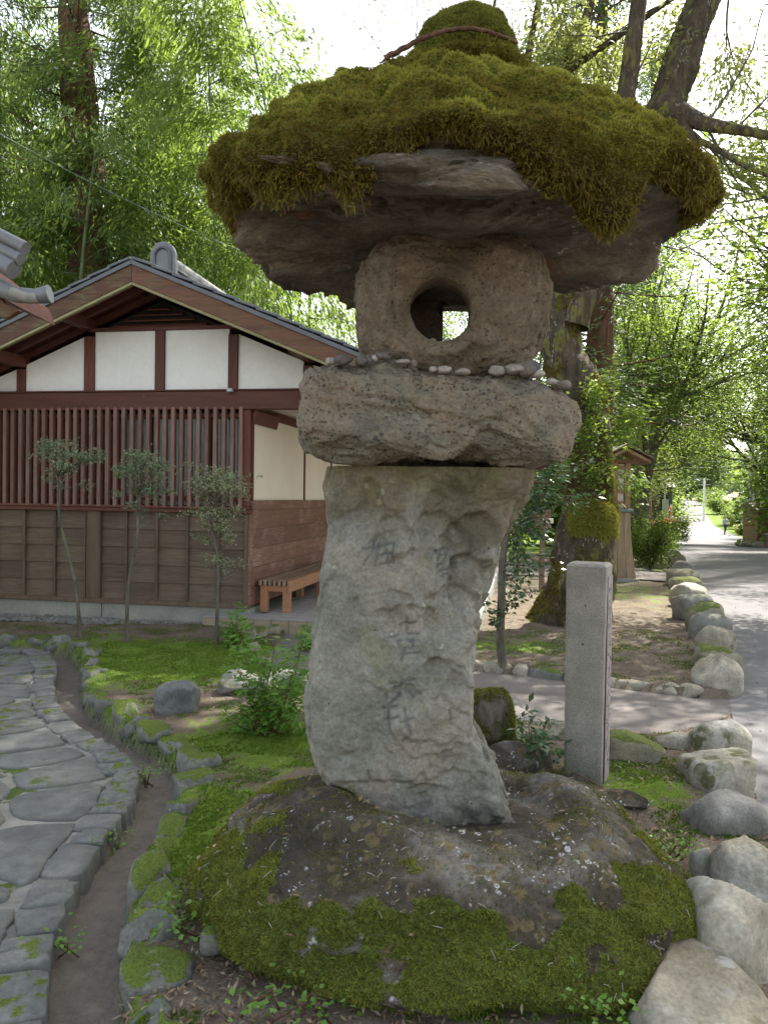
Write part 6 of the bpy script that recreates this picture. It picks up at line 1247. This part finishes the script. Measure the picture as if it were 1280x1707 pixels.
# wooden street lantern on a flared plank base
wy = 15.0; wp = place(1028, wy); wz = float(gz(wy)); m_ = wy / FPX; WL = empty('wooden_lantern', (wp.x, wy, wz)); tag(WL, 'wooden lantern post with flared plank base and small gabled roof', 'wooden lantern')
def zz_(py): return at(1028, py, wy).z - wz
zc_ = zz_(848); hw0, hw1 = 24 * m_, 15 * m_
box('plinth', -hw0 * 1.15, hw0 * 1.15, -hw0 * 1.15, hw0 * 1.15, -.05, .07, M['concrete'], WL, .01)
for s_ in range(4):
    for k in range(3):
        a0, a1 = -1 + k * 2 / 3 + .012, -1 + (k + 1) * 2 / 3 - .012; zs_ = np.linspace(.071, zc_ - .06, 7); V = []
        for z in zs_:
            t = (z - .07) / (zc_ - .13); h_ = hw1 + (hw0 - hw1) * (1 - t) ** 1.7
            for x, y in ((a0 * h_, -h_), (a1 * h_, -h_), (a1 * h_, -h_ + .03), (a0 * h_, -h_ + .03)): V.append((x, y, z))
        F = [(0, 3, 2, 1), (24, 25, 26, 27)] + [(q * 4 + i, q * 4 + (i + 1) % 4, q * 4 + 4 + (i + 1) % 4, q * 4 + 4 + i) for q in range(6) for i in range(4)]
        o = link('plank', pymesh('plank', V, F, M['old_wood']), WL); o.rotation_euler = (0, 0, s_ * math.pi / 2)
box('cap_board', -hw1 * 1.3, hw1 * 1.3, -hw1 * 1.3, hw1 * 1.3, zc_ - .06, zc_, M['copper'], WL, .01)
zt_ = zz_(772)
for x, y in ((-1, -1), (1, -1), (1, 1), (-1, 1)): box('corner_post', x * .12 - .05, x * .12 + .05, y * .12 - .05, y * .12 + .05, zc_ + .001, zt_, M['post_wood'], WL)
for z in (zc_ + .12, zc_ + .34, zt_ - .08):
    for y in (-.12, .12): box('rail', -.068, .068, y - .03, y + .03, z - .03, z + .03, M['post_wood'], WL)
box('panel', -.07, .07, -.07, .07, zc_ + .01, zt_ - .02, M['plaster_cream'], WL)
rh = zz_(748)
for s_ in (-1, 1): prism('roof_slope', [(0, rh), (s_ * .46, rh - .24), (s_ * .46, rh - .30), (0, rh - .07)], -.45, .45, M['post_wood'], WL); prism('roof_boards', [(0, rh + .035), (s_ * .52, rh - .235), (s_ * .52, rh - .205), (0, rh + .07)], -.5, .5, M['grey_wood'], WL)
box('tie_beam', -.36, .36, -.05, .05, zt_ + .001, zt_ + .07, M['post_wood'], WL)
# small wooden notice board left of the trunk
ny = 13.; np_ = place(902, ny); nz = float(gz(ny)); NB = empty('wooden_noticeboard', (np_.x, ny, nz)); tag(NB, 'small wooden board on a post behind the camellia leaves', 'signboard')
box('post', -.04, .04, -.04, .04, 0, at(902, 845, ny).z - nz, M['grey_wood'], NB); box('board', -.15, .12, -.07, -.042, at(902, 880, ny).z - nz, at(902, 850, ny).z - nz, M['side_wood'], NB); box('plate', -.02, .16, -.09, -.072, at(902, 872, ny).z - nz, at(902, 864, ny).z - nz, M['plaster_cream'], NB)
# tile topped wall
vy = 47.; vp = place(1068, vy); vz = float(gz(vy)); TW = empty('tile_topped_wall', (vp.x, vy, vz)); tag(TW, 'long dark walled building with a pale tiled roof behind the hedge', 'building'); hw = 1.75
zt0, zt1, zt2_ = at(1068, 838, vy).z - vz, at(1068, 812, vy).z - vz, at(1068, 796, vy).z - vz
box('wall', -hw - 1, hw - .1, -.2, .2, 0, zt1 + .0, M['dark'], TW); prism('roof', [(-.75, zt1), (.75, zt1), (0, zt2_)], 0, .01, M['tile_light'], TW).hide_render = False
TW.children[-1].name = 'gable_fill'
def xprism(name, pts, x0, x1, mat, parent):
    n = len(pts); V = [(x, p[0], p[1]) for x in (x0, x1) for p in pts]; F = [tuple(range(n)), tuple(range(2 * n - 1, n - 1, -1))] + [(i, i + n, (i + 1) % n + n, (i + 1) % n) for i in range(n)]
    me = bevelled(pymesh(name, V, F, mat), 0); return link(name, me, parent)
M['pale_roof'] = flat('pale_roof_tiles', (.42, .42, .45), 6, .6, .15); xprism('tiled_roof', [(-.75, zt1 + .002), (.75, zt1 + .002), (.02, zt2_), (-.02, zt2_)], -hw - 1.2, hw, M['pale_roof'], TW)
k = -hw - 1.1
while k < hw: box('roof_rib', k, k + .07, -.72, -.02, -.03, .03, M['tile_light'], TW, .0, rot=(math.atan2(zt2_ - zt1, .75), 0, 0)).location = (k, -.38, (zt1 + zt2_) / 2 + .03); k += .32
# stone monuments
for i, (px, pt, w_, Y, lb) in enumerate(((1069, 822, 17, 27., 'tall dark stone monument with a pointed top behind the bush'), (1051, 834, 12, 28., 'lower pale stone monument left of the dark one'), (1036, 832, 10, 29., 'thin pale stone monument beside the wooden lantern'))):
    p = place(px, Y); z0 = float(gz(Y)); h_ = at(px, pt, Y).z - z0; hw = w_ / 2 * Y / FPX; r = empty('stone_monument', (p.x, Y, z0)); tag(r, lb, 'monument', 'monuments by the roadside')
    prism('slab', [(-hw, .12), (hw, .12), (hw * .95, h_ * .94), (hw * .3, h_), (-hw * .3, h_), (-hw * .95, h_ * .94)], -hw * .5, hw * .5, M['baserock' if i == 0 else 'boulder_grey'], r, .02); box('plinth', -hw * 1.4, hw * 1.4, -hw, hw, -.1, .118, M['concrete'], r, .02)
# white notice gate at the roadside
qy = 44.; qp = place(1112, qy); qz = float(gz(qy)); QG = empty('white_noticeboard', (qp.x, qy, qz)); tag(QG, 'tall white signboard on two white poles at the left road edge', 'signboard')
for px in (1106, 1117): x = place(px, qy).x - qp.x; V, F = tubes([(np.array([[x, 0, 0], [x, 0, at(px, 800, qy).z - qz]]), np.array([.05, .05]))], 8); link('pole', mesh_np('pole', V, F, M['white']), QG)
x0, x1 = place(1101, qy).x - qp.x, place(1112, qy).x - qp.x; box('low_panel', x0, x1, -.12, -.07, .1, at(1106, 832, qy).z - qz, M['white'], QG); x0, x1 = place(1111, qy).x - qp.x, place(1117, qy).x - qp.x; box('sign_panel', x0, x1, -.12, -.07, at(1114, 840, qy).z - qz, at(1114, 812, qy).z - qz, M['tile_light'], QG); box('sign_band', x0, x1, -.13, -.122, at(1114, 822, qy).z - qz, at(1114, 818, qy).z - qz, M['red_wood'], QG)
box('cross_bar', place(1104, qy).x - qp.x, place(1119, qy).x - qp.x, -.04, .04, at(1112, 803, qy).z - qz, at(1112, 800, qy).z - qz, M['white'], QG)
# utility poles, lamp, wires
def upole(px, pt, pbm, Y, r, label, mat, arms=()):
    p = place(px, Y); z0 = float(gz(Y)); h_ = at(px, pt, Y).z - z0; e = empty('utility_pole', (p.x, Y, z0)); tag(e, label, 'pole', 'poles along the road'); V, F = tubes([(np.array([[0, 0, -.2], [0, 0, h_]]), np.array([r, r * .8]))], 10); link('shaft', mesh_np('shaft', V, F, M[mat]), e)
    for f, w_ in arms: box('crossarm', -w_, w_, -.06, .06, h_ * f - .05, h_ * f + .05, M['metal'], e)
    return e, p, z0, h_
upole(1172, 797, 830, 104, .16, 'white pole with short crossarms far up the right verge', 'white', ((.97, .8), (.85, .8), (.72, .8)))
UP, pp, pz0, ph = upole(1250, 700, 888, 46, .14, 'grey utility pole with a street lamp beside the wooden hut', 'metal', ((.98, .7), (.9, .5)))
lz = at(1255, 765, 46).z - pz0; box('lamp_arm', -.9, .0, -.04, .04, lz + .14, lz + .2, M['metal'], UP); box('lamp_head', -.35, .42, -.2, .2, lz - .04, lz + .12, M['white'], UP, .05); box('lamp_bracket', -.1, .3, -.14, .14, lz - .25, lz - .06, M['metal'], UP, .03)
upole(1273, 790, 870, 52, .09, 'thin grey pole right of the utility pole, behind the hut', 'metal')
def wire(a, b_, sag, r, label, grp='overhead wires', mat='metal'):
    P = np.array([[*(a + (b_ - a) * t)] for t in np.linspace(0, 1, 24)]); P[:, 2] -= sag * 4 * np.linspace(0, 1, 24) * (1 - np.linspace(0, 1, 24)); c = P.mean(0); V, F = tubes([(P, np.full(24, r))], 5); o = link('overhead_wire', mesh_np('overhead_wire', V - c, F, M[mat])); o.location = c; tag(o, label, 'wire', grp)
wire(at(1080, 711, 60), at(1330, 663, 30), .25, .018, 'pale overhead wire, topmost of those crossing the right trees'); wire(at(1090, 735, 60), at(1330, 703, 30), .25, .018, 'pale overhead wire, second from the top at right')
wire(at(1090, 765, 70), at(1330, 757, 34), .3, .02, 'overhead wire passing just above the street lamp'); wire(at(1090, 775, 70), at(1330, 766, 34), .3, .02, 'overhead wire passing at the lamp head')
wire(at(-40, 200, 11.5), at(420, 425, 13.5), .1, .006, 'thin green wire slanting across the bamboo at upper left', 'garden wires', 'copper')
# wooden hut at the right edge
hy = 44.; hp2 = place(1272, hy); hz2 = float(gz(hy)); HT = empty('wooden_hut', (hp2.x, hy, hz2)); tag(HT, 'small brown wooden hut with a low roof at the right edge', 'hut'); x0 = place(1253, hy).x - hp2.x; h0 = at(1265, 849, hy).z - hz2
box('wall', x0, 1.4, -.6, 1.2, 0, h0, M['post_wood'], HT); xprism('roof', [(-1.1, h0 - .02), (1.5, h0 - .02), (.2, h0 + .42)], x0 - .3, 1.8, M['grey_wood'], HT)
for k in range(5): x = x0 + .15 + k * .32; box('wall_post', x, x + .07, -.64, -.602, 0, h0, M['grey_wood'], HT)
box('sill', x0 - .1, 1.5, -.7, -.6, .3, .4, M['grey_wood'], HT)
bp_ = place(1277, 36); BO2 = empty('bollard', (bp_.x, 36, float(gz(36)))); tag(BO2, 'short dark post at the right edge beside the road', 'bollard'); box('shaft', -.09, .09, -.09, .09, -.05, .62, M['grey_wood'], BO2, .02); box('cap', -.10, .10, -.10, .10, .622, .68, M['metal'], BO2, .01)
for i, (px, Y, s) in enumerate(((1245, 38, .3), (1256, 37.5, .35), (1268, 37, .3), (1236, 39, .25))): p = place(px, Y); o = rock('verge_stone', (p.x, Y, float(gz(Y)) + .1), (s * 1.3, s, s * .6), M['boulder'], 600 + i, n=8); tag(o, ['pale verge stone before the hut, middle left', 'pale verge stone before the hut, middle right', 'pale verge stone before the hut, nearest the bollard', 'pale verge stone leftmost of those before the hut'][i], 'stone', 'verge stones before the hut')
# ------------------------------------------------------------ the walker
sk = D.materials.new('skin'); M['skin'] = flat('skin', (.42, .26, .19), 5, .6, .05); M['navy'] = flat('navy_cloth', (.035, .04, .085), 30, .9, .15); M['shirt'] = flat('pale_grey_shirt', (.5, .5, .53), 20, .9, .08); M['pack'] = flat('brown_backpack', (.13, .10, .09), 20, .8, .15); M['hair'] = flat('beige_hat', (.24, .2, .16), 20, .9, .1)
PY_ = 74.; px_ = place(1208, PY_); PZ = float(gz(PY_)); PE = empty('person', (px_.x, PY_, PZ), R_(12)); tag(PE, 'person in pale shirt and dark trousers with a backpack, walking on the sunlit road', 'person')
def skin(name, verts, edges, radii, mat, root=0, parent=None):
    me = D.meshes.new(name); me.from_pydata(verts, edges, []); o = D.objects.new(name, me); COL.objects.link(o); o.modifiers.new('s', 'SKIN'); 
    for i, r in enumerate(radii): me.skin_vertices[0].data[i].radius = (r, r) if not hasattr(r, '__len__') else r
    me.skin_vertices[0].data[root].use_root = True; sb = o.modifiers.new('u', 'SUBSURF'); sb.levels = 1; sb.render_levels = 1
    nm = D.meshes.new_from_object(o.evaluated_get(bpy.context.evaluated_depsgraph_get())); D.objects.remove(o); nm.materials.clear(); nm.materials.append(mat); nm.polygons.foreach_set('use_smooth', [True] * len(nm.polygons)); nm.update(); return link(name, nm, parent)
V = [(0, 0, .92), (0, 0, 1.1), (0, 0, 1.3), (0, 0, 1.43), (0, 0, 1.5), (0, -.01, 1.58), (0, -.01, 1.68), (-.09, 0, .88), (-.10, -.12, .50), (-.10, -.02, .10), (-.10, -.14, .04), (.09, 0, .88), (.10, .10, .50), (.10, .24, .12), (.10, .16, .05), (-.19, 0, 1.4), (-.24, .08, 1.14), (-.22, -.04, .92), (-.21, -.07, .84), (.19, 0, 1.4), (.24, -.08, 1.14), (.22, -.22, .98), (.21, -.28, .93)]
E = [(0, 1), (1, 2), (2, 3), (3, 4), (4, 5), (5, 6), (0, 7), (7, 8), (8, 9), (9, 10), (0, 11), (11, 12), (12, 13), (13, 14), (3, 15), (15, 16), (16, 17), (17, 18), (3, 19), (19, 20), (20, 21), (21, 22)]
skin('body', V, E, [(.14, .10), (.14, .10), (.17, .11), (.12, .09), .055, (.08, .09), (.075, .085), .085, .062, .045, .035, .085, .062, .045, .035, .06, .045, .035, .03, .06, .045, .035, .03], M['skin'], 0, PE)
skin('shirt', [(0, 0, .90), (0, 0, 1.1), (0, 0, 1.3), (0, 0, 1.44), (-.19, 0, 1.41), (-.245, .085, 1.13), (-.22, -.03, .95), (.19, 0, 1.41), (.245, -.085, 1.13), (.22, -.2, 1.0)], [(0, 1), (1, 2), (2, 3), (3, 4), (4, 5), (5, 6), (3, 7), (7, 8), (8, 9)], [(.165, .125), (.16, .12), (.19, .13), (.10, .09), .075, .06, .05, .075, .06, .05], M['shirt'], 0, PE)
skin('trousers', [(0, 0, .93), (-.09, 0, .86), (-.10, -.12, .50), (-.10, -.02, .11), (.09, 0, .86), (.10, .10, .50), (.10, .24, .14)], [(0, 1), (1, 2), (2, 3), (0, 4), (4, 5), (5, 6)], [(.165, .125), .105, .082, .065, .105, .082, .065], M['navy'], 0, PE)
for x, y, z in ((-.10, -.07, .04), (.10, .20, .06)): o = rock('shoe', (x, y, z), (.05, .13, .045), M['dark'], 3, PE, n=6, rough=.02)
rock('backpack', (0, .18, 1.2), (.15, .09, .22), M['pack'], 5, PE, n=10, rough=.03, p=3.5); rock('hat', (0, -.01, 1.72), (.10, .11, .07), M['hair'], 6, PE, n=8, rough=.02); rock('hat_brim', (0, -.02, 1.69), (.14, .15, .012), M['hair'], 7, PE, n=8, rough=.02)
for x in (-.09, .09): V, F = tubes([(np.array([[x, .12, 1.42], [x, 0, 1.47], [x, -.125, 1.36], [x * 1.1, -.12, 1.2], [x * 1.2, .02, 1.05]]), np.full(5, .018))], 6); link('strap', mesh_np('strap', V, F, M['pack']), PE)
